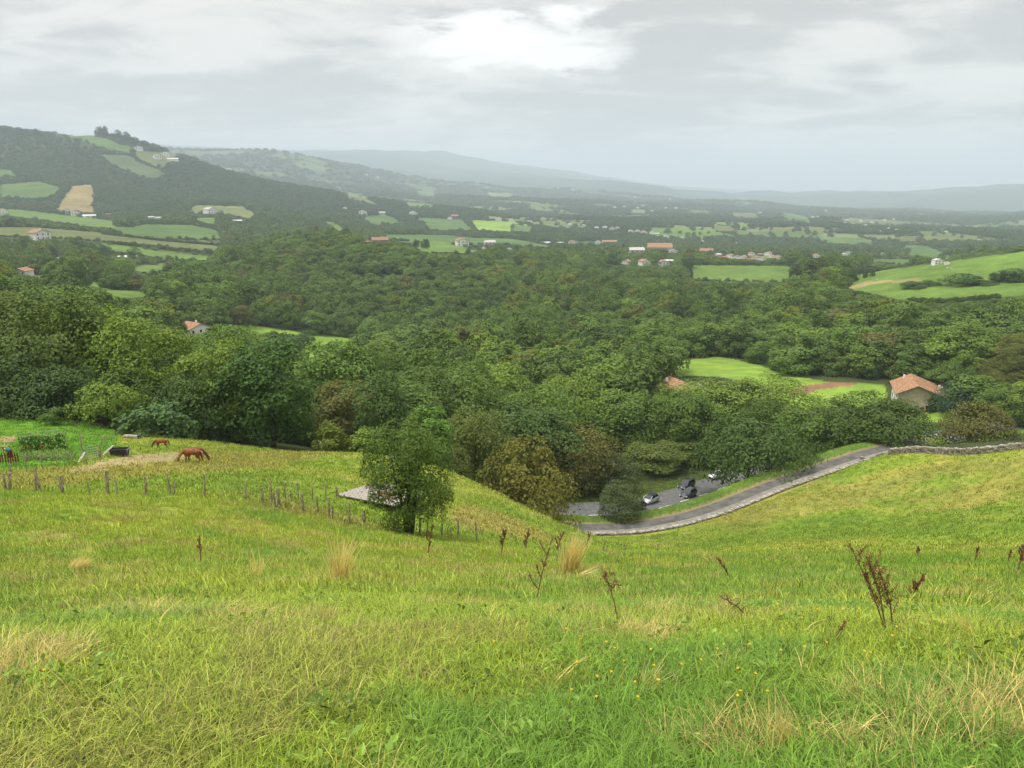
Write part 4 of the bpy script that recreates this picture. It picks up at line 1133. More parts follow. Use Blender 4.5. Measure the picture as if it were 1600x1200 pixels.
TP += [tuft(f'matted_tuft_{i}', 325 + i, 50, 0.17, 0.08, 0.24, 0.0045, (0.9, 1.6), 3, bend=0.5) for i in range(2)]
TP += [tuft(f'far_tuft_{i}', 330 + i, 40, 0.26, 0.06, 0.21, 0.013, (0.05, 0.9), 2) for i in range(3)]
TP += [tuft(f'short_tuft_{i}', 340 + i, 24, 0.30, 0.06, 0.17, 0.036, (0.1, 0.9), 2) for i in range(3)]
gl = np.random.default_rng(400)
def weed(name, seed, n, foot, h, leaf):
    g = np.random.default_rng(seed)
    P = np.stack([g.normal(0, foot, n), g.normal(0, foot, n), np.abs(g.normal(0, h, n)) + 0.02], 1)
    N = unit(g.normal(size=(n, 3)) * 0.5 + np.array((0, 0, 1)))
    v, f = leaf_cards(P, N, leaf * g.uniform(0.6, 1.3, n), g, 0.5)
    return fast_mesh(name, v, f, M['leaf_glossy'])
TP += [weed(f'broad_weed_{i}', 350 + i, 34, 0.12, 0.05, 0.06) for i in range(2)] + [weed(f'clover_{i}', 355 + i, 50, 0.13, 0.035, 0.03) for i in range(2)]
FENCE_T = lambda px: np.interp(px, [-400, 0, 320, 424, 540, 640, 746, 870, 1026, 1200, 1400, 1600, 1900], [38, 38, 39, 40, 41, 43, 46, 49, 52, 51, 48, 45, 42])
GP, GRo, GS, GI, GT = [], [], [], [], []
def sow(n, r0, r1, choose, power=2.0, az=46, az0=0):
    rr = (gl.uniform(0, 1, n) * (r1 ** power - r0 ** power) + r0 ** power) ** (1 / power)
    a = gl.uniform(R(az0), R(az), n) * gl.choice([-1, 1], n)
    x, y = rr * np.sin(a), rr * np.cos(a); z = gz(x, y)
    px, py, t = project(x, y, z)
    c = near_colour(x, y, px, py, t)
    keep, idx, s, c = choose(x, y, z, px, py, t, c)
    GP.append(np.stack([x, y, z], 1)[keep]); GI.append(idx[keep]); GS.append(s[keep]); GT.append(c[keep])
    m = keep.sum()
    GRo.append(np.stack([gl.uniform(-.15, .15, m) + 0.0, gl.uniform(-.15, .15, m), gl.uniform(0, 6.283, m)], 1))
LUSH = np.array((0.13, 0.25, 0.035)); STRAW = np.array((0.42, 0.36, 0.13)); YG = np.array((0.25, 0.325, 0.036))
def meadow(x, y, z, px, py, t, c):
    n = len(x)
    l = fbm(x / 1.6, y / 1.6, 201, 3) + np.clip((px - 700) / 5000, -0.1, 0.12); d = fbm(x / 1.1 + 40, y / 1.1, 202, 3); mt = fbm(x / 2.4, y / 2.4, 205, 2)
    u = gl.uniform(0, 1, n)
    idx = np.where(u < 0.955, gl.integers(0, 4, n), gl.integers(16, 20, n))
    s = gl.uniform(0.7, 1.25, n)
    c = c * 0.6 + YG * 0.58
    k = l > 0.62
    idx = np.where(k & (u < 0.75), 4 + gl.integers(0, 2, n), idx); kk = np.clip((l - 0.56) * 7, 0, 0.85)[:, None]; c = c * (1 - kk) + LUSH * kk
    k = (d > 0.655) & (u > 0.45); idx = np.where(k, 6 + gl.integers(0, 2, n), idx); c = np.where(k[:, None], STRAW * gl.uniform(0.7, 1.15, (n, 1)), c)
    k = (mt > 0.60) & (u > 0.5) & (l < 0.57); idx = np.where(k, 8 + gl.integers(0, 2, n), idx); c = np.where(k[:, None], (STRAW * 0.45 + YG * 0.5) * gl.uniform(0.6, 1.1, (n, 1)), c)
    k = u > 0.985; c = np.where(k[:, None], STRAW, c); idx = np.where(k, 6, idx)
    wd = (idx >= 16); c = np.where(wd[:, None], np.array((0.16, 0.26, 0.04)) * gl.uniform(0.7, 1.4, (n, 1)), c)
    keep = t < FENCE_T(px) + 1.0
    return keep, idx, s, c * gl.uniform(0.75, 1.25, (n, 1))
def meadow_far(x, y, z, px, py, t, c):
    n = len(x)
    l = fbm(x / 2.5, y / 2.5, 201, 3) + np.clip((px - 700) / 4000, -0.1, 0.14); u = gl.uniform(0, 1, n)
    idx = 10 + gl.integers(0, 3, n)
    c = c * 0.7 + YG * 0.55
    kk = np.clip((l - 0.50) * 6, 0, 0.7)[:, None]; c = c * (1 - kk) + LUSH * 1.1 * kk
    st = (fbm(x / 1.4 + 40, y / 1.4, 202, 3) > 0.60) & (u > 0.5); c = np.where(st[:, None], STRAW * 0.85, c)
    return t < FENCE_T(px) + 1.5, idx, gl.uniform(0.75, 1.3, n), c * gl.uniform(0.78, 1.22, (n, 1))
def pasture(x, y, z, px, py, t, c):
    n = len(x)
    i, j, fa, fl = _gidx(x, y); c = col[i, j] * 1.25
    keep = (t > FENCE_T(px) - 0.5) & (t < tlim(px) + 1) & (dist_track(x, y, LANE)[0] > 5.2)
    bare = c[:, 0] > 0.345; keep &= ~(bare & (gl.uniform(0, 1, n) < 0.75))
    idx = 13 + gl.integers(0, 3, n); u = gl.uniform(0, 1, n); w = fbm(x / 6, y / 6, 207, 2) > 0.56
    wk = (u < np.where(w, 0.16, 0.01)) & (c[:, 0] < 0.2)
    idx = np.where(wk, 16 + gl.integers(0, 2, n), idx); c = np.where(wk[:, None], np.array((0.12, 0.22, 0.03)) * gl.uniform(0.7, 1.4, (n, 1)), c)
    return keep, idx, gl.uniform(0.8, 1.9, n) * np.where(wk, 0.9, 1), c * gl.uniform(0.72, 1.28, (n, 1))
sow(9500, 1.8, 6.5, meadow); sow(32000, 6.5, 24, meadow, 1.25); sow(48000, 10, 66, meadow_far, 1.6); sow(62000, 36, 150, pasture, 1.6)
sow(17000, 1.0, 8, meadow, 1.8, 118, 46); sow(22000, 8, 30, meadow, 1.3, 105, 46); sow(1200, 0.3, 1.9, meadow, 2.0, 50)
# long grass hugging the fence and the hollow by the hut
grass = scatter('grass', np.concatenate(GP), np.concatenate(GRo), np.concatenate(GS)[:, None] * np.ones(3), np.concatenate(GI), np.concatenate(GT), TP, 'yellow green rough grass covering the hillside meadow and pastures')
# verge plants between lane and road
VX = []
for T_, off, n_ in ((LANE, 1, 2600), (ROAD, -1, 1200), (ROAD, 2, 4200)):
    k = gl.integers(0, len(T_) - 1, n_); s = gl.uniform(0, 1, n_)[:, None]
    p = T_[k] * (1 - s) + T_[k + 1] * s; d = unit(T_[k + 1] - T_[k]); nrm = np.stack([-d[:, 1], d[:, 0]], 1)
    o = gl.uniform(2.6, 10, n_) if off == 1 else (gl.uniform(5.6, 17, n_) if off == 2 else gl.uniform(-6, -3.4, n_))
    VX.append(p[:, :2] + nrm * o[:, None])
VX = np.concatenate(VX)
dl, dr = dist_track(VX[:, 0], VX[:, 1], LANE)[0], dist_track(VX[:, 0], VX[:, 1], ROAD)[0]
VX = VX[(dl > 2.1) & (dr > 3.3)]
nv = len(VX)
verge = scatter('verge_grass', np.concatenate([VX, gz(VX[:, 0], VX[:, 1])[:, None]], 1), np.stack([np.zeros(nv), np.zeros(nv), gl.uniform(0, 6.28, nv)], 1), gl.uniform(0.9, 1.9, nv)[:, None] * np.ones(3),
                np.where(gl.uniform(0, 1, nv) < 0.8, gl.integers(0, 3, nv), 3 + gl.integers(0, 2, nv)), np.array((0.19, 0.29, 0.04)) * gl.uniform(0.6, 1.3, (nv, 1)), TP[10:13] + TP[16:18], 'rough green verge grass along the lane and the road')
# yellow flowers of the right hand meadow
mb = MB(); mf = plain('yellow_petals', (0.75, 0.50, 0.02), 0.6, 0.15)
for k in range(6):
    a = k * math.pi / 3
    mb.poly([(0, 0, 0.20), (0.012 * math.cos(a - .4), 0.012 * math.sin(a - .4), 0.203), (0.017 * math.cos(a), 0.017 * math.sin(a), 0.202), (0.012 * math.cos(a + .4), 0.012 * math.sin(a + .4), 0.203)], [(0, 1, 2, 3)])
mb.tube([(0, 0, 0), (0.01, 0, 0.11), (0, 0, 0.20)], 0.002, 3, False)
fl_ = mb.mesh('yellow_flower', mf)
fp, ft = [], []
for cx_, cy__, sx_, sy_, n_ in ((930, 1075, 40, 25, 8), (1000, 1090, 45, 30, 10), (1180, 1060, 90, 60, 16), (1290, 960, 80, 50, 24), (1330, 858, 80, 12, 260), (1230, 858, 50, 10, 120), (120, 1060, 100, 50, 5), (560, 1010, 80, 50, 5), (1480, 1010, 70, 50, 9), (700, 990, 60, 40, 5)):
    for _ in range(n_):
        px, py = random.gauss(cx_, sx_), min(random.gauss(cy__, sy_), 1230)
        p, t = hit(px, py)
        if t < 70:
            fp.append(tuple(p)); ft.append(max(0.6, t / 32))
nf = len(fp)
flowers = scatter('wildflowers', fp, np.stack([gl.uniform(-.3, .3, nf), gl.uniform(-.3, .3, nf), gl.uniform(0, 6.28, nf)], 1), np.stack([np.array(ft)] * 2 + [np.ones(nf) * 1.15], 1), np.zeros(nf, int), np.ones((nf, 3)), [fl_], 'small yellow meadow flowers scattered in the rough grass')
# ------------------------------------------------------------------ lane, road, walls
def ribbon(name, T_, offs, dz, mat, label, kind='structure', t0=0, t1=None):
    T2 = T_[t0:t1]
    d = np.gradient(T2, axis=0); d = unit(d[:, :2]); nrm = np.stack([-d[:, 1], d[:, 0]], 1)
    V = []
    for o in offs:
        V.append(np.concatenate([T2[:, :2] + nrm * o, T2[:, 2:3] + dz], 1))
    V = np.stack(V, 1).reshape(-1, 3); k = len(offs); n = len(T2)
    Fq = [(i * k + j, i * k + j + 1, (i + 1) * k + j + 1, (i + 1) * k + j) for i in range(n - 1) for j in range(k - 1)]
    o = link(name, fast_mesh(name, V, np.array(Fq)[:, ::-1], mat)); 
    return tag(o, label, None, None, kind)
M['asphalt'] = plain('asphalt', (0.13, 0.13, 0.128), 0.9, 0.22, 1.3, 0.2, bump=0.2, detail=9)
M['asphalt_dark'] = plain('lane_asphalt', (0.115, 0.11, 0.10), 0.9, 0.25, 0.8, 0.2, bump=0.2, detail=9)
M['concrete'] = plain('pale_gutter', (0.23, 0.215, 0.19), 0.9, 0.25, 1.5, 0.2, detail=8)
M['paint'] = plain('road_paint', (0.72, 0.72, 0.70), 0.7, 0.15, 6)
ribbon('road', ROAD, [-3.2, -1.1, 1.1, 3.4, 5.4], 0.03, M['asphalt'], 'grey asphalt main road in the hollow')
ribbon('lane', LANE, [-0.8, 0.3, 1.4], 0.03, M['asphalt_dark'], 'narrow dark asphalt lane beside the stone wall')
ribbon('lane_gutter', LANE, [-1.85, -0.8], 0.02, M['concrete'], 'pale paved strip between lane and stone wall')
# painted lines: one mesh of markings on the road
def along(T_):
    s = np.concatenate([[0], np.cumsum(np.linalg.norm(np.diff(T_[:, :2], axis=0), axis=1))])
    def f(d, o=0.0, dz=0.0):
        p = np.array([np.interp(d, s, T_[:, k]) for k in range(3)]); q = np.array([np.interp(min(d + 0.5, s[-1]), s, T_[:, k]) for k in range(3)]); p0 = np.array([np.interp(max(d - 0.5, 0), s, T_[:, k]) for k in range(3)])
        e = q - p0; e[2] = 0; e /= np.linalg.norm(e)
        return Vector((p[0] - e[1] * o, p[1] + e[0] * o, p[2] + dz)), math.atan2(e[1], e[0])
    return f, s[-1]
road_at, road_len = along(ROAD); lane_at, lane_len = along(LANE)
def nearest_s(f, L, px, py=None):
    best = min(((abs(project(*f(s)[0])[0] - px), s) for s in np.linspace(0, L, 600)))
    return best[1]
mk = MB()
def stripe(s0, s1, o, w):
    n_ = max(2, int((s1 - s0) / 1.5) + 1); P = []
    for s in np.linspace(s0, s1, n_):
        a, _h = road_at(s, o - w / 2, 0.036); b, _h = road_at(s, o + w / 2, 0.036); P += [a, b]
    mk.poly(P, [(2 * i, 2 * i + 2, 2 * i + 3, 2 * i + 1) for i in range(n_ - 1)])
sj = nearest_s(road_at, road_len, 1440)
s = 6.0
while s < road_len - 8:
    stripe(s, s + 3.2, 0.0, 0.16); s += 7.0
stripe(sj, sj + 26, -0.1, 0.16)
stripe(sj - 2, sj + 20, 3.0, 0.14)
c0, h0 = road_at(sj + 9, -2.4, 0.037)
arc = [c0 + Vector((math.cos(a) * 3.0 * math.cos(h0) - math.sin(a) * 1.8 * math.sin(h0), math.cos(a) * 3.0 * math.sin(h0) + math.sin(a) * 1.8 * math.cos(h0), 0)) for a in np.linspace(0.2, 5.6, 22)]
P = []
for q in arc:
    e = (q - c0).normalized() * 0.13; P += [q - e, q + e]
mk.poly(P, [(2 * i, 2 * i + 2, 2 * i + 3, 2 * i + 1) for i in range(len(arc) - 1)])
tag(mk.build('road_markings', M['paint']), 'white dashed centre line and junction markings on the road', None, None, 'structure')

def stone_mat(name, base, lo):
    m, nt, out = new_mat(name)
    geo = nd(nt, 'ShaderNodeNewGeometry'); t = nd(nt, 'ShaderNodeTexCoord')
    n = nd(nt, 'ShaderNodeTexNoise', {'Vector': t.outputs['Object'], 'Scale': 3.0, 'Detail': 6})
    c = mixc(nt, geo.outputs['Random Per Island'], lo, base)
    c = mixc(nt, mrange(nt, n.outputs[0], 0.45, 0.65, 0, 0.7), c, (0.10, 0.095, 0.06))
    b = nd(nt, 'ShaderNodeBsdfPrincipled', {'Base Color': c, 'Roughness': 0.9, 'Specular IOR Level': 0.15})
    nt.links.new(b.outputs[0], out.inputs['Surface'])
    return m
M['wallstone'] = stone_mat('wall_stone', (0.36, 0.32, 0.26), (0.14, 0.12, 0.10)); M['wallcap'] = stone_mat('wall_cap_stone', (0.40, 0.37, 0.31), (0.22, 0.20, 0.17)); M['coping'] = stone_mat('coping_stone', (0.46, 0.43, 0.37), (0.22, 0.2, 0.17))
STONE = []
for k in range(5):
    bm = bmesh.new(); bmesh.ops.create_cube(bm, size=1.0)
    for v in bm.verts:
        v.co += Vector([random.uniform(-.13, .13) for _ in range(3)])
    bmesh.ops.bevel(bm, geom=list(bm.edges), offset=0.10, segments=1, affect='EDGES', clamp_overlap=True)
    STONE.append(([v.co.copy() for v in bm.verts], [tuple(v.index for v in f.verts) for f in bm.faces])); bm.free()
def put_stone(mb, c, s, rz):
    vs_, fs = random.choice(STONE); cs, sn = math.cos(rz), math.sin(rz)
    mb.poly([(c[0] + v.x * s[0] * cs - v.y * s[1] * sn, c[1] + v.x * s[0] * sn + v.y * s[1] * cs, c[2] + v.z * s[2]) for v in vs_], fs)
def stone_wall(name, pts_, height, label, ragged=0.0, coping=True, cap='coping'):
    """dry stone wall along ground points; stones too small to pick apart stay one part"""
    f, L = along(np.array(pts_))
    root = empty(name, pts_[len(pts_) // 2]); inv = Vector(pts_[len(pts_) // 2])
    a, b = MB(), MB()
    s = 0.0
    while s < L:
        h = height * (1 - ragged * random.random())
        p, hd = f(s)
        z0 = float(gz(p.x, p.y)) - 0.25; z = z0
        while z < z0 + 0.25 + h:
            sh_ = random.uniform(0.10, 0.2)
            for o in (-0.17, 0.17):
                q, hd = f(min(s + random.uniform(-.1, .1), L), o + random.uniform(-.04, .04))
                put_stone(a, (q.x - inv.x, q.y - inv.y, z + sh_ / 2 - inv.z), (random.uniform(0.22, 0.42), random.uniform(0.3, 0.42), sh_ * 1.12), hd + random.uniform(-.12, .12))
            z += sh_
        if coping:
            q, hd = f(s)
            put_stone(b, (q.x - inv.x, q.y - inv.y, z + 0.06 - inv.z), (random.uniform(0.28, 0.5), random.uniform(0.5, 0.7), random.uniform(0.10, 0.17)), hd + random.uniform(-.2, .2))
        s += random.uniform(0.27, 0.34)
    tag(a.build('stonework', M['wallstone'], root), kind='stuff')
    if coping:
        tag(b.build('coping', M[cap], root), kind='stuff')
    return tag(root, label, 'wall')
s0, s1 = nearest_s(lane_at, lane_len, 905), nearest_s(lane_at, lane_len, 1342)
stone_wall('stone_wall', [tuple(lane_at(s, -2.2)[0]) for s in np.linspace(s0, s1, 60)], 0.12, 'low pale capped stone wall curving beside the lane', 0.25)
wp = [at_depth(px, t) for px, t in ((1352, 134), (1372, 126), (1390, 120.5), (1440, 115), (1500, 109), (1550, 105.5), (1600, 102), (1660, 99), (1750, 95))]
stone_wall('stone_wall', [tuple(p) for p in catmull(wp[2:], 6)], 0.75, 'straight dry stone wall along the top edge of the right field', 0.1, True, 'wallcap')
stone_wall('stone_wall', [tuple(p) for p in catmull([at_depth(1346, 136.5)] + wp[:2] + [at_depth(1384, 123.0)], 5)], 0.45, 'crumbled bit of stone wall in the gap at the field corner', 0.7, False)

# ------------------------------------------------------------------ fences
POSTM = []
for k in range(6):
    mb = MB(); g = random.Random(k)
    bx, by = g.uniform(-.05, .05), g.uniform(-.05, .05)
    pts_ = [Vector((0, 0, -0.3)), Vector((bx * .3, by * .3, 0.3)), Vector((bx, by, 0.7)), Vector((bx * .8, by * 1.2, 1.0))]
    mb.tube(pts_, [0.056, 0.055 * g.uniform(.9, 1.1), 0.052 * g.uniform(.85, 1.2), 0.047], 7)
    for i in range(len(mb.v) - 7, len(mb.v)):
        x, y, z = mb.v[i]; mb.v[i] = (x, y, z + g.uniform(-.05, .05))
    POSTM.append(mb.mesh('post', M['post'], False))
def fence(name, posts, label, wires=(0.55, 0.9), cat='fence', width=1.0):
    """posts: (px, base py, top py, thickness factor, lean px, depth or None)"""
    P = []
    for px, by, ty, th, lean, t in posts:
        b = at_depth(px, t) if t else hit(px, by)[0]
        tt_ = float(project(b.x, b.y, b.z)[2])
        P.append((b, (by - ty) * tt_ / F / 0.97, th, lean * tt_ / F))
    root = empty(name, P[0][0])
    for k, (b, h, th, ln) in enumerate(P):
        o = link('post', POSTM[random.randrange(6)], root)
        o.location = b - P[0][0]
        o.rotation_euler = (random.uniform(-.05, .05), math.atan2(ln, h), 0); o.rotation_euler.rotate_axis('Z', random.uniform(0, 6.28))
        o.scale = (th * width, th * width, h)
    for wz_ in wires:
        mb = MB()
        for (b0, h0_, *_a), (b1, h1_, *_b) in zip(P[:-1], P[1:]):
            a0, a1 = b0 + Vector((0, 0, h0_ * wz_)) - P[0][0], b1 + Vector((0, 0, h1_ * wz_)) - P[0][0]
            mb.tube([a0, a0.lerp(a1, 0.5) - Vector((0, 0, 0.04)), a1], 0.004, 3, False)
        mb.build('wire', M['wire'], root)
    return tag(root, label, cat)
fence('post_fence', [(-40, 771, 738, 1.2, 0, 38), (10, 772, 745, 1.2, 1, 38), (16, 772, 743, 1.4, 2, 38.2), (57, 770, 746, 0.8, 0, 38), (64, 769, 728, 1.2, -3, 38), (97, 768, 742, 0.9, -2, 38), (99, 767, 738, 1.3, 2, 38.2), (141, 767, 745, 0.7, 0, 38), (169, 769, 731, 1.5, 0, 38), (184, 770, 747, 0.9, -1, 38), (228, 769, 739, 1.1, 2, 38), (267, 773, 737, 1.0, -4, 38.5), (272, 773, 751, 0.9, 2, 38.5), (320, 776, 738, 1.0, 1, 39),
                     (383, 783, 752, 1.0, 2, 39.5), (410, 790, 764, 1.1, 0, 40), (425, 792, 751, 1.2, 1, 40), (431, 792, 768, 1.0, 1, 40.2), (435, 792, 760, 1.3, 1, 40.4), (438, 793, 766, 0.9, -4, 40.5), (475, 802, 769, 1.3, -1, 40.5), (498, 810, 777, 1.0, 1, 41), (514, 811, 775, 1.2, 0, 41), (520, 809, 785, 0.9, 1, 41.2), (546, 819, 784, 1.1, 0, 41.2), (569, 818, 792, 1.2, 0, 42), (615, 831, 808, 1.0, 0, 42.5), (646, 836, 810, 1.1, 0, 43), (656, 840, 808, 1.1, 1, 43.5), (667, 836, 810, 1.0, 0, 44), (690, 838, 814, 1.0, 1, 45), (705, 837, 821, 0.8, 0, 46), (716, 846, 815, 1.0, 0, 45), (745, 846, 816, 1.0, -1, 46), (941, 876, 846, 1.0, 3, 50), (973, 876, 847, 1.2, 0, 51), (997, 870, 852, 0.8, 0, 52), (1026, 878, 848, 1.2, 1, 52)],
      'long crooked fence of weathered wooden posts along the meadow edge')
fence('post_fence', [(447, 790, 761, 0.9, 1, 44), (455, 792, 770, 1.0, 1, 44), (466, 785, 758, 0.9, 1, 47), (489, 792, 766, 0.8, 1, 47), (509, 788, 765, 0.9, 2, 50), (526, 790, 771, 0.9, 0, 51), (530, 790, 769, 0.8, -4, 51)], 'short second row of grey posts leading to the hut roof')
fence('wire_fence', [(-20, 744, 726, 0.9, 0, None), (18, 739, 723, 0.9, 0, None), (42, 736, 710, 0.7, 0, None), (66, 732, 714, 0.8, 0, None), (90, 730, 716, 0.8, 0, None), (114, 722, 707, 0.9, -4, None), (129, 718, 705, 0.9, 0, None), (136, 722, 709, 0.9, 0, None)], 'thin posted wire fence round the vegetable garden', (0.3, 0.6, 0.92))
fence('post_fence', [(159, 700, 685, 0.9, 2, None), (163, 692, 680, 0.9, 1, None), (168, 690, 680, 0.7, 0, None), (178, 687, 679, 1.1, -5, None), (185, 678, 668, 1.0, 0, None), (193, 675, 666, 1.0, 0, None), (200, 675, 665, 1.0, 0, None), (209, 675, 665, 1.0, 0, None)], 'row of grey posts from the gate up to the fig bush', (0.5, 0.9))
fence('garden_pole', [(129, 712, 673, 1.3, 0, None)], 'tall dark pole standing in the vegetable garden', (), 'pole')
# little posts along the lane and the meadow below the house
sl = [lane_at(s, 2.3)[0] for s in np.linspace(nearest_s(lane_at, lane_len, 884), nearest_s(lane_at, lane_len, 1330), 34)]
def post_row(name, pts_, h, label, th=0.8, wires=(0.9,)):
    root = empty(name, pts_[0])
    P = []
    for p in pts_:
        b = g3(p.x, p.y) - pts_[0]; hh_ = h * random.uniform(0.8, 1.2); P.append((b, hh_))
        o = link('post', POSTM[random.randrange(6)], root); o.location = b
        o.rotation_euler = (random.uniform(-.07, .07), random.uniform(-.07, .07), random.uniform(0, 6.28)); o.scale = (th, th, hh_)
    for w in wires:
        mb = MB()
        for (b0, h0_), (b1, h1_) in zip(P[:-1], P[1:]):
            mb.tube([b0 + Vector((0, 0, h0_ * w)), b1 + Vector((0, 0, h1_ * w))], 0.006, 3, False)
        mb.build('wire', M['wire'], root)
    return tag(root, label, 'fence')
post_row('lane_fence', sl, 1.05, 'low dark post fence along the verge above the road', 0.9)
post_row('meadow_fence', [at_depth(px, t) for px, t in zip(np.linspace(1425, 1500, 12), np.linspace(196, 200, 12))], 1.2, 'pale post fence along the small meadow beyond the junction', 1.2)
post_row('meadow_fence', [at_depth(px, t) for px, t in zip(np.linspace(1028, 1190, 22), np.linspace(345, 318, 22))], 1.3, 'dotted post fence along the top of the valley meadow', 1.6)
post_row('meadow_fence', [at_depth(px, t) for px, t in zip(np.linspace(1290, 1390, 16), np.linspace(268, 262, 16))], 1.2, 'post fence between the ploughed strip and the wood', 1.4)

# gate, planks, trough, log
M['galv'] = plain('galvanised_steel', (0.42, 0.46, 0.42), 0.5, 0.2, 8, 0.5, metal=0.5); M['board'] = plain('silvery_board', (0.36, 0.33, 0.28), 0.85, 0.3, 10, 0.1, stretch=(.3, 1, 1)); M['rubber'] = plain('dark_trough', (0.045, 0.035, 0.045), 0.6, 0.3, 5)
ga, gb = hit(138, 720)[0], hit(156, 717)[0]
root = empty('field_gate', ga)
d = gb - ga
for k in range(6):
    mb = MB(); zz = 0.18 + k * 0.2
    mb.tube([Vector((0, 0, zz)), d + Vector((0, 0, zz + 0.05))], 0.022, 6); mb.build('bar', M['galv'], root)
for q in (Vector((0, 0, 0)), d):
    mb = MB(); mb.tube([q + Vector((0, 0, 0.1)), q + Vector((0, 0, 1.26))], 0.03, 6); mb.build('upright', M['galv'], root)
tag(root, 'pale tubular metal gate between garden and horse pasture', 'gate')
fence('gate_post', [(157, 718, 697, 1.7, 0, None)], 'thick dark post at the hinge end of the metal gate', (), 'post')
for name, a, b, la in (('plank', (123, 723), (134, 712), 'silvery plank leaning against the garden end of the gate'), ('plank', (161, 711), (178, 703), 'silvery plank propped between gate post and trough')):
    p, q = hit(*a)[0], hit(b[0], a[1] - 3)[0] + Vector((0, 0, 0.7))
    ax_ = (q - p); mb = MB()
    Mx = Matrix.Translation((0, 0, 0)) @ ax_.to_track_quat('X', 'Z').to_matrix().to_4x4()
    mb.box((ax_.length / 2, 0, 0.02), (ax_.length, 0.18, 0.04), 0, Mx)
    o = mb.build(name, M['board']); o.location = p; tag(o, la, 'plank')
b = hit(188, 713)[0]
root = empty('water_trough', b, R(6))
mb = MB()
W_, D_, H_ = 1.45, 0.75, 0.72
def tub(w, d_, z): return [(-w / 2, -d_ / 2, z), (w / 2, -d_ / 2, z), (w / 2, d_ / 2, z), (-w / 2, d_ / 2, z)]
mb.poly(tub(W_ * .86, D_ * .8, 0.06) + tub(W_, D_, H_) + tub(W_ - .1, D_ - .1, H_) + tub(W_ * .8, D_ * .72, 0.14), [(3, 2, 1, 0)] + [(i, (i + 1) % 4, 4 + (i + 1) % 4, 4 + i) for i in range(4)] + [(4 + i, 4 + (i + 1) % 4, 8 + (i + 1) % 4, 8 + i) for i in range(4)] + [(8 + i, 8 + (i + 1) % 4, 12 + (i + 1) % 4, 12 + i) for i in range(4)] + [(12, 13, 14, 15)])
mb.build('tub', M['rubber'], root)
mb = MB()
for s in (-1, 1):
    mb = MB(); mb.tube([(s * 0.78, -0.42, -0.1), (s * 0.78, -0.42, H_ * 0.95), (s * 0.78, 0.42, H_ * 0.95), (s * 0.78, 0.42, -0.1)], 0.025, 6); mb.build('leg_frame', M['galv'], root)
mb = MB(); mb.poly(tub(W_ - .16, D_ - .15, H_ * 0.82), [(0, 1, 2, 3)])
M['water'] = plain('still_water', (0.02, 0.025, 0.025), 0.08, 0.1, 2, 0.5); mb.build('water_surface', M['water'], root)
tag(root, 'dark rectangular water trough at the edge of the trodden earth', 'trough')
b = hit(206, 685)[0]; root = empty('log_bench', b, R(-8))
mb = MB(); mb.tube([(-0.85, 0, 0.22), (0, 0.02, 0.24), (0.75, 0, 0.22)], [0.2, 0.22, 0.2], 9); mb.build('log', M['board'], root)
mb = MB(); mb.tube([(0.72, -0.15, 0.0), (0.95, 0.0, 0.35), (1.05, 0.1, 0.1)], [0.1, 0.14, 0.05], 7); mb.build('stump', M['bark'], root)
tag(root, 'pale weathered log lying near the top of the horse pasture', 'log')

# ------------------------------------------------------------------ garden
M['red'] = plain('red_brown_paint', (0.16, 0.022, 0.022), 0.6, 0.3, 5); M['teal'] = plain('teal_cloth', (0.03, 0.16, 0.20), 0.85, 0.25, 9); M['cloth_dark'] = plain('dark_red_cloth', (0.14, 0.025, 0.03), 0.9, 0.3, 9); M['skin'] = plain('skin', (0.45, 0.26, 0.18), 0.6, 0.1, 6); M['hair'] = plain('dark_hair', (0.02, 0.015, 0.012), 0.6, 0.2, 20); M['wood_y'] = plain('pale_handle', (0.55, 0.5, 0.2), 0.6, 0.1)
pa, pb_ = hit(-30, 727)[0], hit(29, 724)[0]
root = empty('picket_fence', pa); d = pb_ - pa; L = Vector((d.x, d.y, 0)).length; hd = math.atan2(d.y, d.x)
n_ = int(L / 0.15)
pk = MB(); pk.poly([(-.045, -.012, 0), (.045, -.012, 0), (.045, -.012, .82), (0, -.012, .9), (-.045, -.012, .82), (-.045, .012, 0), (.045, .012, 0), (.045, .012, .82), (0, .012, .9), (-.045, .012, .82)], [(0, 1, 2, 3, 4), (9, 8, 7, 6, 5), (0, 5, 6, 1), (1, 6, 7, 2), (2, 7, 8, 3), (3, 8, 9, 4), (4, 9, 5, 0)])
pk = pk.mesh('picket', M['red'])
for k in range(n_ + 1):
    f_ = k / n_; o = link('picket', pk, root); p = pa.lerp(pb_, f_); o.location = Vector((p.x, p.y, float(gz(p.x, p.y)))) - pa; o.rotation_euler = (random.uniform(-.03, .03), random.uniform(-.03, .03), hd)
for zz in (0.22, 0.66):
    mb = MB(); mb.tube([Vector((0.04 * math.sin(hd), 0.04, zz)), d + Vector((0, 0.04, zz))], 0.03, 4); mb.build('rail', M['red'], root)
tag(root, 'short dark red picket fence at the picture edge', 'fence')

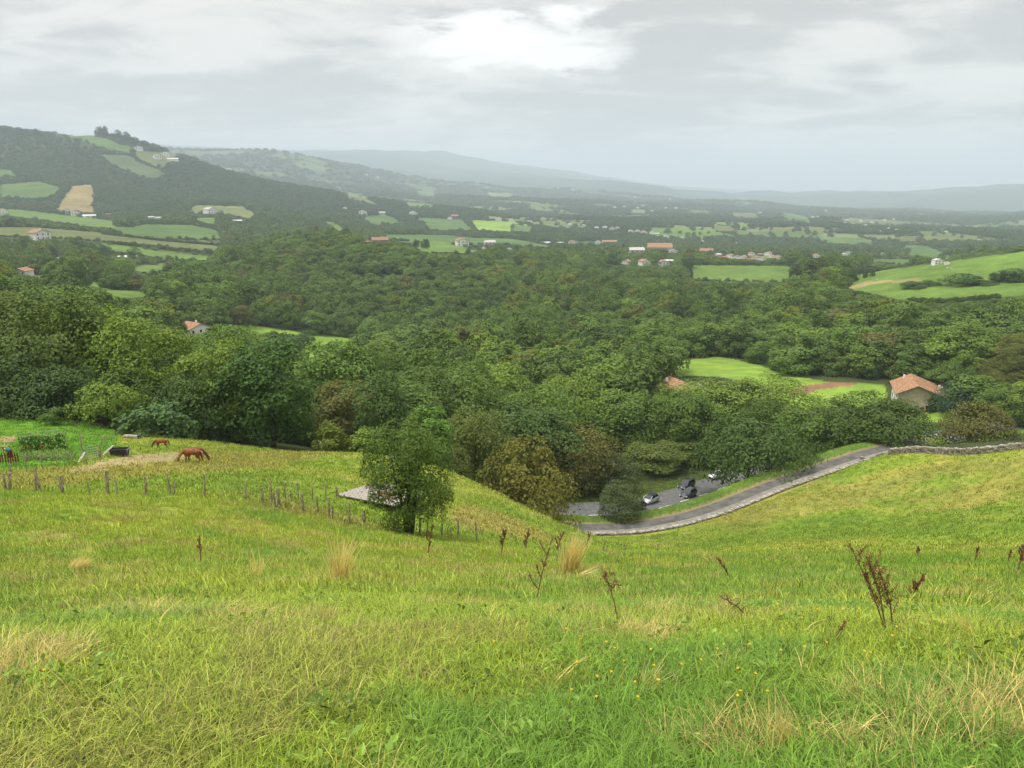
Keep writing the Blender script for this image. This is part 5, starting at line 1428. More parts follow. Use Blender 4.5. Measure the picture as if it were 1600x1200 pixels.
def skin_mesh(name, nodes, edges, mat, root=0, sub=2, parent=None):
    me = bpy.data.meshes.new(name)
    me.from_pydata([n[:3] for n in nodes], edges, [])
    me.materials.append(mat)
    o = link(name, me, parent)
    md = o.modifiers.new('skin', 'SKIN'); md.use_smooth_shade = True
    for sv_, n in zip(me.skin_vertices[0].data, nodes):
        r_ = n[3]; sv_.radius = (r_, r_ if len(n) < 5 else n[4]); sv_.use_root = False
    me.skin_vertices[0].data[root].use_root = True
    o.modifiers.new('smooth', 'SUBSURF').levels = 1; o.modifiers['smooth'].render_levels = sub
    return o
b = at_depth(17, 63.0); root = empty('person', b, R(165), (.86, .86, .82))
nodes = [(0, 0, .90, .14), (.20, 0, 1.02, .13), (.42, 0, 1.10, .145), (.56, 0, 1.10, .06), (.66, 0, 1.06, .09), (.74, 0, 1.0, .085),
         (0, .1, .84, .095), (.04, .12, .48, .065), (-.03, .13, .09, .045), (.10, .14, .04, .045), (0, -.1, .84, .095), (.06, -.12, .48, .065), (0, -.13, .09, .045), (.13, -.14, .04, .045),
         (.42, .17, 1.07, .06), (.47, .22, .82, .045), (.55, .16, .60, .036), (.58, .14, .53, .04), (.42, -.17, 1.07, .06), (.5, -.22, .84, .045), (.60, -.1, .68, .036), (.62, -.06, .62, .04)]
edges = [(0, 1), (1, 2), (2, 3), (3, 4), (4, 5), (0, 6), (6, 7), (7, 8), (8, 9), (0, 10), (10, 11), (11, 12), (12, 13), (2, 14), (14, 15), (15, 16), (16, 17), (2, 18), (18, 19), (19, 20), (20, 21)]
skin_mesh('body', nodes, edges, M['skin'], 0, 2, root)
skin_mesh('shirt', [(-.10, 0, .88, .17), (.18, 0, 1.02, .17), (.44, 0, 1.11, .165), (.43, .19, 1.07, .075), (.46, .22, .9, .06), (.43, -.19, 1.07, .075), (.48, -.22, .92, .06)], [(0, 1), (1, 2), (2, 3), (3, 4), (2, 5), (5, 6)], M['teal'], 1, 2, root)
skin_mesh('trousers', [(-.01, 0, .89, .165), (-.01, .1, .82, .11), (.04, .12, .48, .082), (-.03, .13, .14, .06), (-.01, -.1, .82, .11), (.06, -.12, .48, .082), (0, -.13, .14, .06)], [(0, 1), (1, 2), (2, 3), (0, 4), (4, 5), (5, 6)], M['cloth_dark'], 0, 2, root)
skin_mesh('hair', [(.64, 0, 1.12, .085), (.72, 0, 1.10, .085), (.60, 0, 1.12, .06)], [(0, 1), (0, 2)], M['hair'], 0, 2, root)
tag(root, 'person in a teal top bending forward behind the red picket fence', 'person')
o = MB().tube([(.95, -.75, 1.55), (.60, -.05, .6), (.45, .3, .02)], 0.018, 5).build('garden_hoe', M['wood_y']); o.location = b; o.rotation_euler = (0, 0, R(170)); tag(o, 'pale handled hoe held by the bending person', 'hoe')

# bean trellis, sunflower, vegetables
def leaf_blob(name, mat, ext, n, leaf, tint, parent, seed, centre=(0, 0, 0)):
    g = np.random.default_rng(seed)
    P = g.uniform(-.5, .5, (n, 3)) * np.array(ext) + np.array(centre); P[:, 2] += ext[2] / 2
    keep = fbm(P[:, 0] * 2.2, P[:, 2] * 2.2, seed) > 0.36; P = P[keep]
    v, f = leaf_cards(P, unit(g.normal(size=(len(P), 3)) + np.array((0, -.4, .6))), leaf * g.uniform(0.6, 1.3, len(P)), g, 0.75)
    o = link(name, fast_mesh(name, v, f, M[mat]), parent); o['tint'] = list(tint)
    return o
ta, tb = hit(33, 706)[0], hit(106, 704)[0]; d = tb - ta; root = empty('bean_trellis', ta, math.atan2(d.y, d.x)); L = d.length
for k in range(6):
    mb = MB(); mb.tube([(L * k / 5, 0, -0.2), (L * k / 5 + random.uniform(-.05, .05), 0, 1.75)], 0.025, 5); mb.build('pole', M['board'], root)
for zz, yy in ((1.72, 0), (1.45, -0.12)):
    mb = MB(); mb.tube([(-0.1, yy, zz), (L * 0.5, yy, zz + 0.04), (L + 0.1, yy, zz + 0.12)], 0.022, 5); mb.build('rail', M['board'], root)
leaf_blob('bean_leaves', 'leaf_glossy', (L * 1.02, 0.6, 1.35), 1500, 0.17, (0.07, 0.13, 0.03), root, 5, (L / 2, 0, 0.05))
tag(root, 'row of climbing beans on a pole trellis in the garden', 'trellis')
M['petal'] = plain('orange_petals', (0.75, 0.27, 0.02), 0.6, 0.2); M['seedhead'] = plain('flower_centre', (0.06, 0.03, 0.015), 0.9, 0.2); M['stalk'] = plain('green_stalk', (0.09, 0.15, 0.03), 0.7, 0.2)
for px, py, la in ((69, 711, 'orange sunflower blooming in front of the bean row'), (39, 712, 'yellow flowering sunflower at the end of the bean row'), (48, 712, 'small dark orange sunflower beside the bean row')):
    b = hit(px, py)[0] ; root = empty('sunflower', b)
    MB().tube([(0, 0, 0), (0.02, -0.02, 0.45), (0, -0.05, 0.75)], 0.015, 5).build('stem', M['stalk'], root)
    mb = MB(); s = 1.0 if px == 69 else 0.6
    for k in range(14):
        a = k * 2 * math.pi / 14; ca, sa = math.cos(a), math.sin(a)
        mb.poly([(0.07 * s * ca, -0.07, 0.78 + 0.07 * s * sa), (0.14 * s * math.cos(a - .16), -0.09, 0.78 + 0.14 * s * math.sin(a - .16)), (0.22 * s * ca, -0.08, 0.78 + 0.22 * s * sa), (0.14 * s * math.cos(a + .16), -0.09, 0.78 + 0.14 * s * math.sin(a + .16))], [(0, 1, 2, 3)])
    mb.build('petals', M['petal'], root)
    MB().tube([(0, -0.06, 0.78), (0, -0.10, 0.78)], [0.08 * s, 0.07 * s], 10).build('seed_head', M['seedhead'], root)
    leaf_blob('leaves', 'leaf_glossy', (0.35, 0.2, 0.5), 14, 0.2, (0.09, 0.16, 0.03), root, px, (0, 0, 0.1))
    tag(root, la, 'sunflower')
pos = []
for row in range(6):
    for k in range(34):
        f_ = k / 33; px, py = 36 + 74 * f_ + random.uniform(-.6, .6), 712 + row * 1.7 - f_ * 1.5 + random.uniform(-.4, .4)
        pos.append(tuple(hit(px, py)[0]))
nv = len(pos)
scatter('vegetable_plants', pos, np.stack([np.zeros(nv), np.zeros(nv), gl.uniform(0, 6.28, nv)], 1), gl.uniform(1.6, 3.0, nv)[:, None] * np.ones(3), gl.integers(0, 2, nv), np.array((0.14, 0.21, 0.05)) * gl.uniform(0.5, 1.6, (nv, 1)), TP[16:18], 'low pale green vegetable plants in rows before the bean trellis')

# ------------------------------------------------------------------ animals
M['chestnut'] = plain('chestnut_coat', (0.25, 0.085, 0.028), 0.65, 0.3, 3, 0.25); M['chestnut_dark'] = plain('dark_chestnut_coat', (0.17, 0.062, 0.026), 0.65, 0.3, 3, 0.25); M['bay'] = plain('red_coat', (0.24, 0.075, 0.022), 0.65, 0.3, 3, 0.25)
M['flax'] = plain('flaxen_hair', (0.42, 0.23, 0.10), 0.8, 0.3, 20); M['wool'] = plain('wool', (0.7, 0.68, 0.62), 0.95, 0.1, 20); M['mane_dark'] = plain('dark_mane', (0.12, 0.05, 0.025), 0.8, 0.3, 20)
def quadruped(name, loc, heading, s, mat, label, cat, mane=None, build=1.0, ax_j=0.0, group=None):
    root = empty(name, loc, heading, (s, s, s))
    b_ = build
    nodes = [(0, 0, 1.0, .28 * b_, .30 * b_), (-.32, 0, 1.03, .27 * b_, .29 * b_), (-.62, 0, 1.06, .25 * b_), (-.78, 0, 1.02, .12 * b_), (.32, 0, 1.02, .26 * b_, .29 * b_), (.56, 0, 1.06, .20 * b_, .25 * b_), (.76, 0, 1.0, .135, .19), (.95, 0, .80, .10, .145), (1.10, 0, .56, .085, .12), (1.17, 0, .40, .085, .11), (1.20, 0, .22, .065, .075), (1.19, 0, .09, .055, .06)]
    edges = [(0, 1), (1, 2), (2, 3), (0, 4), (4, 5), (5, 6), (6, 7), (7, 8), (8, 9), (9, 10), (10, 11)]
    for y, j in ((.15, ax_j), (-.15, -ax_j)):
        k = len(nodes)
        nodes += [(.44, y, .80, .12), (.40 + j * .3, y, .62, .085), (.42 + j * .7, y, .36, .055), (.42 + j, y, .12, .04), (.47 + j, y, .03, .055)]
        edges += [(4, k), (k, k + 1), (k + 1, k + 2), (k + 2, k + 3), (k + 3, k + 4)]
        k = len(nodes)
        nodes += [(-.52, y, .84, .16), (-.42 - j * .3, y, .64, .11), (-.66 - j * .8, y, .42, .06), (-.61 - j, y, .13, .042), (-.55 - j, y, .03, .055)]
        edges += [(2, k), (k, k + 1), (k + 1, k + 2), (k + 2, k + 3), (k + 3, k + 4)]
    skin_mesh('body', nodes, edges, mat, 0, 2, root)
    for y in (.06, -.06):
        MB().tube([(1.08, y, .58), (1.06, y * 1.5, .68), (1.05, y * 1.6, .73)], [.035, .028, .006], 5).build('ear', mat, root, True)
    if mane:
        g = np.random.default_rng(len(label)); V, Fq = [], []
        for i in range(120):
            f_ = g.uniform(0, 1); p = np.array((.62 + .50 * f_, 0.0, 1.24 - .62 * f_ ** 1.3)); side = g.choice([-1, 1]); L = g.uniform(.12, .26)
            q = p + np.array((g.uniform(-.04, .04), side * .12, -.02)); e = q + np.array((g.uniform(-.04, .04), side * .04, -L)); w = np.array((.018, 0, .01)); k = len(V)
            V += [p - w, p + w, q + w, q - w, e + w * .3, e - w * .3]; Fq += [(k, k + 1, k + 2, k + 3), (k + 3, k + 2, k + 4, k + 5)]
        link('mane', fast_mesh('mane', np.array(V), np.array(Fq), mane), root)
        MB().tube([(-.80, 0, 1.10), (-.92, 0, 1.0), (-.95, 0, .7), (-.90, 0, .38)], [.05, .075, .085, .02], 7).build('tail', mane, root, True)
    return tag(root, label, cat, group)
quadruped('horse', at_depth(301, 64), R(178), 0.98, M['chestnut'], 'chestnut horse grazing with its head down to the left, nearest of the pair', 'horse', M['flax'], 1.0, 0.08)
quadruped('horse', at_depth(306, 66.0), R(-4), 0.98, M['chestnut_dark'], 'darker chestnut horse half hidden behind the nearer one, head to the right', 'horse', M['mane_dark'], 1.02, 0.1)
quadruped('horse', at_depth(253, 77), R(186), 0.78, M['bay'], 'small red brown pony grazing alone near the fig bush', 'horse', M['mane_dark'], 0.9, 0.05)
for px, py in ((1480, 420), (1486, 421), (1370, 438)):
    quadruped('sheep', hit(px, py)[0], R(random.uniform(0, 360)), 0.62, M['wool'], 'white sheep grazing high on the right hill field', 'sheep', None, 1.15, 0, 'sheep on the right hill')
for px, py in ((28, 340), (113, 345), (155, 361)):
    quadruped('sheep', hit(px, py)[0], R(random.uniform(0, 360)), 1.3, M['wool'], 'pale cow grazing in the bright lowland field', 'cow', None, 1.05, 0, 'cattle in the lowland field').name = 'cow'

# ------------------------------------------------------------------ hut
M['slate'] = plain('grey_roof_tiles', (0.33, 0.30, 0.26), 0.9, 0.3, 4, 0.1, bump=0.3); M['rust'] = plain('rusty_sheet', (0.20, 0.095, 0.05), 0.8, 0.35, 3); M['plank_wall'] = plain('old_plank_wall', (0.14, 0.11, 0.085), 0.9, 0.3, 6, stretch=(1, 1, .2))
b = at_depth(584, 52); b.z -= 1.1; root = empty('hut', b, R(-30))
gzb = float(gz(b.x, b.y))
mb = MB(); mb.box((0, 1.2, 0.35), (4.3, 3.0, 2.0)); mb.build('wall', M['plank_wall'], root)
roof = MB(); roof.box((0, 0, 0), (4.9, 3.9, 0.07))
Mr = Matrix.Translation((0, 1.1, 1.42)) @ Matrix.Rotation(R(-7), 4, 'X') @ Matrix.Rotation(R(-3), 4, 'Y')
r_ = roof.build('roof', M['slate'], root); r_.matrix_local = Mr
tm = MB(); tm.box((0, 0, 0), (0.47, 0.43, 0.03)); tm = tm.mesh('roof_tile', M['slate'])
for i in range(10):
    for j in range(10):
        o = link('roof_tile', tm, r_); o.location = (-2.2 + i * 0.49 + random.uniform(-.02, .02), -1.78 + j * 0.395, 0.052 + random.uniform(0, .015)); o.rotation_euler = (R(4), random.uniform(-.02, .02), random.uniform(-.03, .03))
o = MB().poly([(-.75, -.5, 0.12), (.85, -.55, .11), (.75, .5, .12), (-.5, .45, .13), (-.75, -.5, .10), (.85, -.55, .09), (.75, .5, .10), (-.5, .45, .11)], [(0, 1, 2, 3), (7, 6, 5, 4), (0, 4, 5, 1), (1, 5, 6, 2), (2, 6, 7, 3), (3, 7, 4, 0)]).build('roof_patch', M['rust'], r_); o.location = (0.35, -0.25, 0)
o['label'] = 'rusty brown sheet patching the roof'
tag(root, 'low hut with a grey tiled roof below the post fence', 'hut')
# ------------------------------------------------------------------ houses
M['white_wall'] = plain('white_render', (0.78, 0.77, 0.73), 0.85, 0.08, 0.6); M['grey_wall'] = plain('grey_render', (0.50, 0.48, 0.44), 0.85, 0.12, 0.6); M['pink_wall'] = plain('pink_render', (0.58, 0.42, 0.36), 0.85, 0.1, 0.6); M['brick_wall'] = plain('brown_wall', (0.26, 0.16, 0.11), 0.9, 0.3, 1.5)
M['roof_orange'] = plain('orange_tiles', (0.35, 0.20, 0.115), 0.85, 0.35, 1.2, 0.15, bump=0.3, stretch=(1, 1, 3)); M['roof_brown'] = plain('brown_tiles', (0.30, 0.15, 0.10), 0.85, 0.25, 1.2, 0.15); M['roof_grey'] = plain('pale_roof', (0.46, 0.43, 0.40), 0.8, 0.2, 0.8); M['roof_white'] = plain('white_sheet_roof', (0.68, 0.68, 0.66), 0.6, 0.12, 0.6)
M['shutter'] = plain('red_brown_shutter', (0.17, 0.03, 0.025), 0.7, 0.2); M['pane'] = plain('window_glass', (0.03, 0.035, 0.04), 0.15, 0.2, 3, 0.5)
def house_proto(w, d, h, rise, wall, roof, over=0.6, ridge='y', windows=True):
    if ridge == 'y':
        V = [(-w / 2, -d / 2, -1.5), (w / 2, -d / 2, -1.5), (w / 2, -d / 2, h), (0, -d / 2, h + rise), (-w / 2, -d / 2, h)]
        V += [(x, d / 2, z) for x, y, z in V]
        wm = MB().poly(V, [(0, 1, 2, 3, 4), (9, 8, 7, 6, 5), (1, 6, 7, 2), (5, 0, 4, 9), (0, 5, 6, 1)])
        k = rise / (w / 2); e = w / 2 + over
        def slab(sgn):
            A = [(0, -d / 2 - over, h + rise + .03), (sgn * e, -d / 2 - over, h - k * over + .03), (sgn * e, d / 2 + over, h - k * over + .03), (0, d / 2 + over, h + rise + .03)]
            A += [(x, y, z + .22) for x, y, z in A]
            return A
    else:
        V = [(-w / 2, -d / 2, -1.5), (-w / 2, d / 2, -1.5), (-w / 2, d / 2, h), (-w / 2, 0, h + rise), (-w / 2, -d / 2, h)]
        V += [(w / 2, y, z) for x, y, z in V]
        wm = MB().poly(V, [(0, 1, 2, 3, 4), (9, 8, 7, 6, 5), (1, 6, 7, 2), (5, 0, 4, 9), (0, 5, 6, 1)])
        k = rise / (d / 2); e = d / 2 + over
        def slab(sgn):
            A = [(-w / 2 - over, 0, h + rise + .03), (-w / 2 - over, sgn * e, h - k * over + .03), (w / 2 + over, sgn * e, h - k * over + .03), (w / 2 + over, 0, h + rise + .03)]
            A += [(x, y, z + .22) for x, y, z in A]
            return A
    rm = MB()
    for s in (-1, 1):
        rm.poly(slab(s), [(0, 1, 2, 3), (7, 6, 5, 4), (0, 4, 5, 1), (1, 5, 6, 2), (2, 6, 7, 3), (3, 7, 4, 0)])
    cm = MB().box((w * 0.2, d * 0.15, h + rise * 0.9), (0.7, 0.7, 1.6))
    win = []
    if windows:
        n = max(2, int(w / 3.6)); fr_ = MB().box((0, 0, 0), (1.0, 0.12, 1.35)); pn = MB().box((0, -0.03, 0), (0.8, 0.12, 1.15))
        fm_, pm_ = fr_.mesh('window', M['shutter']), pn.mesh('pane', M['pane'])
        for fl_h in ([1.3, 4.0] if h > 4.2 else [1.4]):
            for i in range(n):
                win.append(((-w / 2 + w * (i + .5) / n, -d / 2 - .02, fl_h), fm_, pm_))
    return dict(wall=wm.mesh('wall', M[wall]), roof=rm.mesh('roof', M[roof]), chimney=cm.mesh('chimney', M['white_wall']), win=win, w=w)
STY = dict(orange=house_proto(12, 11, 5.4, 2.2, 'white_wall', 'roof_orange'), white=house_proto(12, 9, 5.0, 2.0, 'white_wall', 'roof_grey', .4), brown=house_proto(15, 9, 4.6, 2.4, 'brick_wall', 'roof_brown', ridge='x'), grey=house_proto(13, 9, 5.2, 2.0, 'grey_wall', 'roof_grey', ridge='x'),
           barn=house_proto(18, 9, 3.0, 1.4, 'white_wall', 'roof_white', .3, 'x', False), pink=house_proto(22, 10, 5.6, 2.0, 'pink_wall', 'roof_orange', ridge='x'), big=house_proto(26, 14, 7.2, 4.0, 'grey_wall', 'roof_orange', ridge='x'))
for (px, py, wpx_, turn, sty, lab, grp) in HOUSES:
    p, t = hit(px, py)
    P_ = STY[sty]; s = wpx_ * t / F / P_['w'] * 0.92
    s = min(s, 1.9)
    root = empty('house' if sty != 'barn' else 'barn', p, math.atan2(-p.x, p.y) + turn, (s, s, s))
    link('wall', P_['wall'], root); rf = link('roof', P_['roof'], root)
    if wpx_ >= 9:
        if sty != 'barn':
            link('chimney', P_['chimney'], rf)
        for loc, f_, g_ in P_['win']:
            o = link('window', f_, root); o.location = loc; q = link('pane', g_, o)
    tag(root, lab, 'barn' if sty == 'barn' else 'house', grp)

# the stone gabled house above the junction
def stone_facade(name):
    m, nt, out = new_mat(name)
    t = nd(nt, 'ShaderNodeTexCoord'); v = nd(nt, 'ShaderNodeTexVoronoi', {'Vector': t.outputs['Object'], 'Scale': 2.4}); n = nd(nt, 'ShaderNodeTexNoise', {'Vector': t.outputs['Object'], 'Scale': 1.2, 'Detail': 6})
    c = mixc(nt, 0.55, (0.62, 0.52, 0.39), nd(nt, 'ShaderNodeRGBToBW', {0: v.outputs['Color']}).outputs[0], 'MULTIPLY'); c = mixc(nt, mrange(nt, v.outputs['Distance'], 0.0, 0.12, 0, 0.25), c, (0.62, 0.54, 0.42)); c = mixc(nt, mrange(nt, n.outputs[0], 0.4, 0.7, 0, 0.5), c, (0.58, 0.50, 0.38))
    b = nd(nt, 'ShaderNodeBsdfPrincipled', {'Base Color': c, 'Roughness': 0.9, 'Specular IOR Level': 0.1}); nt.links.new(b.outputs[0], out.inputs['Surface'])
    return m
M['facade'] = stone_facade('stone_facade')
def big_house(name, p, rz, w, d, h, rise, label, skew=0.15):
    root = empty(name, p, rz)
    rx = -w * skew
    G = [(-w / 2, -d / 2, -2), (w / 2, -d / 2, -2), (w / 2, -d / 2, h - 1.0), (rx, -d / 2, h + rise), (-w / 2, -d / 2, h)]
    B_ = [(x, d / 2, z) for x, y, z in G]
    MB().poly(G + B_, [(0, 1, 2, 3, 4), (9, 8, 7, 6, 5), (1, 6, 7, 2), (0, 5, 6, 1)]).build('gable_wall', M['facade'], root)
    sw_ = MB().poly([(-w / 2 - .01, -d / 2, -2), (-w / 2 - .01, d / 2, -2), (-w / 2 - .01, d / 2, h), (-w / 2 - .01, -d / 2, h), (-w / 2 + .2, -d / 2 + .01, -2), (-w / 2 + .2, d / 2 - .01, -2), (-w / 2 + .2, d / 2 - .01, h - .05), (-w / 2 + .2, -d / 2 + .01, h - .05)], [(3, 2, 1, 0), (4, 5, 6, 7), (0, 4, 7, 3), (1, 2, 6, 5), (2, 3, 7, 6), (0, 1, 5, 4)]).build('side_wall', M['white_wall'], root)
    over = 0.9
    rf = MB()
    for x1, z1 in ((-w / 2, h), (w / 2, h - 1.0)):
        sl_ = (z1 - h - rise) / abs(x1 - rx); e = x1 + math.copysign(over, x1); ze = z1 + sl_ * over
        A = [(rx, -d / 2 - over, h + rise + .04), (e, -d / 2 - over, ze + .04), (e, d / 2 + over, ze + .04), (rx, d / 2 + over, h + rise + .04)]; A += [(x, y, z + .2) for x, y, z in A]
        rf.poly(A, [(0, 1, 2, 3), (7, 6, 5, 4), (0, 4, 5, 1), (1, 5, 6, 2), (2, 6, 7, 3), (3, 7, 4, 0)])
    r_ = rf.build('roof', M['roof_orange'], root)
    for x, y, z, hh in ((-w * .3, d * .42, h + rise * .75, 1.5), (w * .36, d * .1, h + .3, 1.7), (w * .42, d * .14, h - .1, 1.4)):
        c = MB().box((x, y, z), (.55, .55, hh)).build('chimney', M['white_wall'], r_); MB().box((x, y, z + hh / 2 + .08), (.75, .75, .16)).build('cap', M['grey_wall'], c) if False else None
    fw = -d / 2
    dr_ = MB().box((w * .2, fw - .03, 3.5), (1.5, .14, 2.3)).build('door', M['shutter'], root); dr_['label'] = 'red door onto the balcony'
    MB().box((w * .2, fw - .06, 4.75), (2.1, .16, .25)).build('lintel', M['grey_wall'], root)
    MB().box((w * .12, fw - .75, 2.2), (3.0, 1.5, .2)).build('balcony', M['grey_wall'], root)
    MB().box((w * .1, fw - .05, 1.0), (1.4, .14, 2.0)).build('door', M['shutter'], root)
    for x, z, ww, hh in ((-w * .22, .9, 1.0, .8), (-w * .02, .8, .9, .8), (w * .38, 1.6, .9, 1.0)):
        f_ = MB().box((x, fw - .03, z), (ww, .12, hh)).build('window', M['shutter'], root); MB().box((x, fw - .06, z), (ww * .8, .12, hh * .8)).build('pane', M['pane'], f_)
    for y in (-d * .3, 0, d * .3):
        for z in (1.3, 3.8):
            f_ = MB().box((-w / 2 - .05, y, z), (.12, 1.0, 1.4)).build('window', M['shutter'], root); MB().box((-w / 2 - .08, y, z), (.12, .8, 1.1)).build('pane', M['pane'], f_)
    return tag(root, label, 'house')
p = at_depth(1436, 236)
big_house('stone_house', p, math.atan2(-p.x, p.y) + R(9), 14.0, 15, 5.0, 2.5, 'stone gabled house with wide orange tiled roof above the road junction')
p = at_depth(1072, 207)
root_z = float(p.z)
o = big_house('stone_house', p, math.atan2(-p.x, p.y) + R(35), 12, 11, 7.5, 2.4, 'orange roofed house almost hidden behind the light green trees')
for c in list(o.children):
    pass

# mast on the ridge
b = hit(352, 262)[0]; o = MB().tube([(0, 0, -1), (0, 0, 36)], [0.9, 0.5], 5).build('mast', M['wire']); o.location = b; tag(o, 'thin dark mast on the ridge shoulder', 'mast')

# ------------------------------------------------------------------ cars
M['tyre'] = plain('tyre', (0.02, 0.02, 0.02), 0.85, 0.2); M['rim'] = plain('alloy_rim', (0.45, 0.46, 0.47), 0.35, 0.1, metal=0.8); M['lamp'] = plain('headlamp', (0.7, 0.72, 0.74), 0.1, 0.05, spec=0.6); M['tail'] = plain('tail_lamp', (0.3, 0.01, 0.01), 0.3, 0.1); M['trim'] = plain('black_trim', (0.02, 0.02, 0.022), 0.6, 0.2); M['plate'] = plain('number_plate', (0.75, 0.75, 0.72), 0.5, 0.05)
M['glass'] = plain('car_glass', (0.015, 0.02, 0.024), 0.06, 0.2, 2, 0.7)
PAINT = {k: plain('car_paint_' + k, c, 0.32, 0.05, 1.0, 0.5, metal=m_, coat=0.6) for k, c, m_ in (('silver', (0.50, 0.52, 0.54), 0.5), ('black', (0.016, 0.017, 0.02), 0.0), ('white', (0.80, 0.80, 0.80), 0.0), ('graphite', (0.05, 0.055, 0.065), 0.3))}
tm_ = MB().tube([(0, -.10, 0), (0, -.07, 0), (0, .07, 0), (0, .10, 0)], [.27, .31, .31, .27], 18).mesh('tyre', M['tyre'])
rm_ = MB()
for k in range(5):
    a = k * 2 * math.pi / 5
    rm_.poly([(.03 * math.cos(a), -.108, .03 * math.sin(a)), (.19 * math.cos(a - .22), -.106, .19 * math.sin(a - .22)), (.19 * math.cos(a + .22), -.106, .19 * math.sin(a + .22))], [(0, 1, 2)])
rm_.tube([(0, -.104, 0), (0, .104, 0)], .2, 14)
rm_ = rm_.mesh('rim', M['rim'])
def car(loc, heading, paint, label, roofmat=None, kind=0):
    root = empty('car', loc, heading)
    H_, L_ = (1.50, 1.0) if kind == 0 else (1.62, 1.08)
    st_ = [(-2.06, .45, .82, .66), (-1.97, .34, .95, .80), (-1.5, .25, 1.0, .86), (-1.0, .24, .99, .87), (0, .24, .97, .88), (.85, .24, .98, .87), (1.3, .25, .90, .85), (1.75, .30, .79, .80), (1.98, .38, .68, .70), (2.06, .45, .60, .58)]
    V, Fq = [], []
    for x, zl, zt, w in st_:
        x *= L_
        V += [(x, -w * .9, zl), (x, -w, zl + .16), (x, -w, zt - .14), (x, -w * .9, zt), (x, 0, zt + .03), (x, w * .9, zt), (x, w, zt - .14), (x, w, zl + .16), (x, w * .9, zl)]
    n = len(st_)
    for i in range(n - 1):
        for k in range(9):
            Fq.append((i * 9 + k, i * 9 + (k + 1) % 9, (i + 1) * 9 + (k + 1) % 9, (i + 1) * 9 + k))
    body = MB().poly(V, [f[::-1] for f in Fq] + [tuple(range(9)), tuple((n - 1) * 9 + k for k in range(8, -1, -1))]).build('body', PAINT[paint], root, True)
    # cabin pillars and roof
    bx0, bx1, rx0, rx1, zb, zr = .98 * L_, -1.92 * L_, .18 * L_, -1.45 * L_, .95, H_ - .05
    A = [(bx0, -.80, zb), (bx0, .80, zb), (bx1, .78, zb), (bx1, -.78, zb), (rx0, -.62, zr), (rx0, .62, zr), (rx1, .60, zr), (rx1, -.60, zr)]
    MB().poly(A, [(0, 4, 5, 1)[::-1], (1, 5, 6, 2)[::-1], (2, 6, 7, 3)[::-1], (3, 7, 4, 0)[::-1]]).build('pillars', PAINT[paint], root)
    e = .05
    MB().poly([(rx0 + .08, -.60, zr - .02), (rx0 + .08, .60, zr - .02), (rx1 - .10, .58, zr - .02), (rx1 - .10, -.58, zr - .02), (rx0 - .25, -.50, zr + e), (rx0 - .25, .50, zr + e), (rx1 + .2, .48, zr + e), (rx1 + .2, -.48, zr + e)], [(4, 5, 6, 7), (0, 1, 5, 4), (1, 2, 6, 5), (2, 3, 7, 6), (3, 0, 4, 7)]).build('car_roof', M[roofmat] if roofmat else PAINT[paint], root, False)
    def quad(a, b, c, d_, nm, inset=.1, out=.012):
        P = [Vector(q) for q in (a, b, c, d_)]; ce = sum(P, Vector()) / 4; nn = (P[1] - P[0]).cross(P[2] - P[0]).normalized()
        if nn.dot(ce - Vector((-.4, 0, 1.1))) < 0: nn = -nn
        I_ = [q.lerp(ce, inset) + nn * out for q in P]; O_ = [q - nn * (out + .01) for q in I_]
        MB().poly(I_ + O_, [(0, 1, 2, 3), (7, 6, 5, 4), (0, 4, 5, 1), (1, 5, 6, 2), (2, 6, 7, 3), (3, 7, 4, 0)]).build(nm, M['glass'], root)
    quad(A[0], A[1], A[5], A[4], 'windscreen', .09); quad(A[2], A[3], A[7], A[6], 'rear_window', .14)
    for s in (0, 1):
        f0, r0, r1, b1 = (Vector(A[0]), Vector(A[4]), Vector(A[7]), Vector(A[3])) if s == 0 else (Vector(A[1]), Vector(A[5]), Vector(A[6]), Vector(A[2]))
        m0, m1 = f0.lerp(b1, .5), r0.lerp(r1, .5)
        quad(f0.lerp(m0, .06), m0, m1, r0.lerp(m1, .04), 'side_window', .08); quad(m0, b1.lerp(m0, .18), r1.lerp(m1, .12), m1, 'side_window', .08)
    for x in (1.28 * L_, -1.25 * L_):
        for s in (-1, 1):
            w = empty('wheel', (x, s * .80, .31)); w.parent = root; w.rotation_euler = (0, 0, 0 if s < 0 else math.pi)
            link('tyre', tm_, w); link('rim', rm_, w)
    for s in (-1, 1):
        MB().poly([(1.98 * L_, s * .70, .60), (2.07 * L_, s * .45, .57), (2.04 * L_, s * .45, .72), (1.78 * L_, s * .74, .79), (1.80 * L_, s * .82, .70)], [(0, 1, 2, 3, 4)]).build('headlight', M['lamp'], root)
        MB().box((-1.99 * L_, s * .66, .86), (.12, .2, .22)).build('tail_light', M['tail'], root)
        MB().box((.72 * L_, s * .94, 1.0), (.14, .16, .11)).build('mirror', PAINT[paint], root)
    MB().box((2.04 * L_, 0, .44), (.10, 1.05, .13)).build('grille', M['trim'], root); MB().box((2.10 * L_, 0, .43), (.02, .5, .1)).build('number_plate', M['plate'], root); MB().box((-2.075 * L_, 0, .62), (.02, .5, .1)).build('number_plate', M['plate'], root)
    return tag(root, label, 'car')
def on_road(px, off, dpx=0):
    s = min((abs(project(*road_at(s_, off)[0])[0] - px), s_) for s_ in np.linspace(0, road_len, 800))[1]
    return road_at(s, off, 0.035)
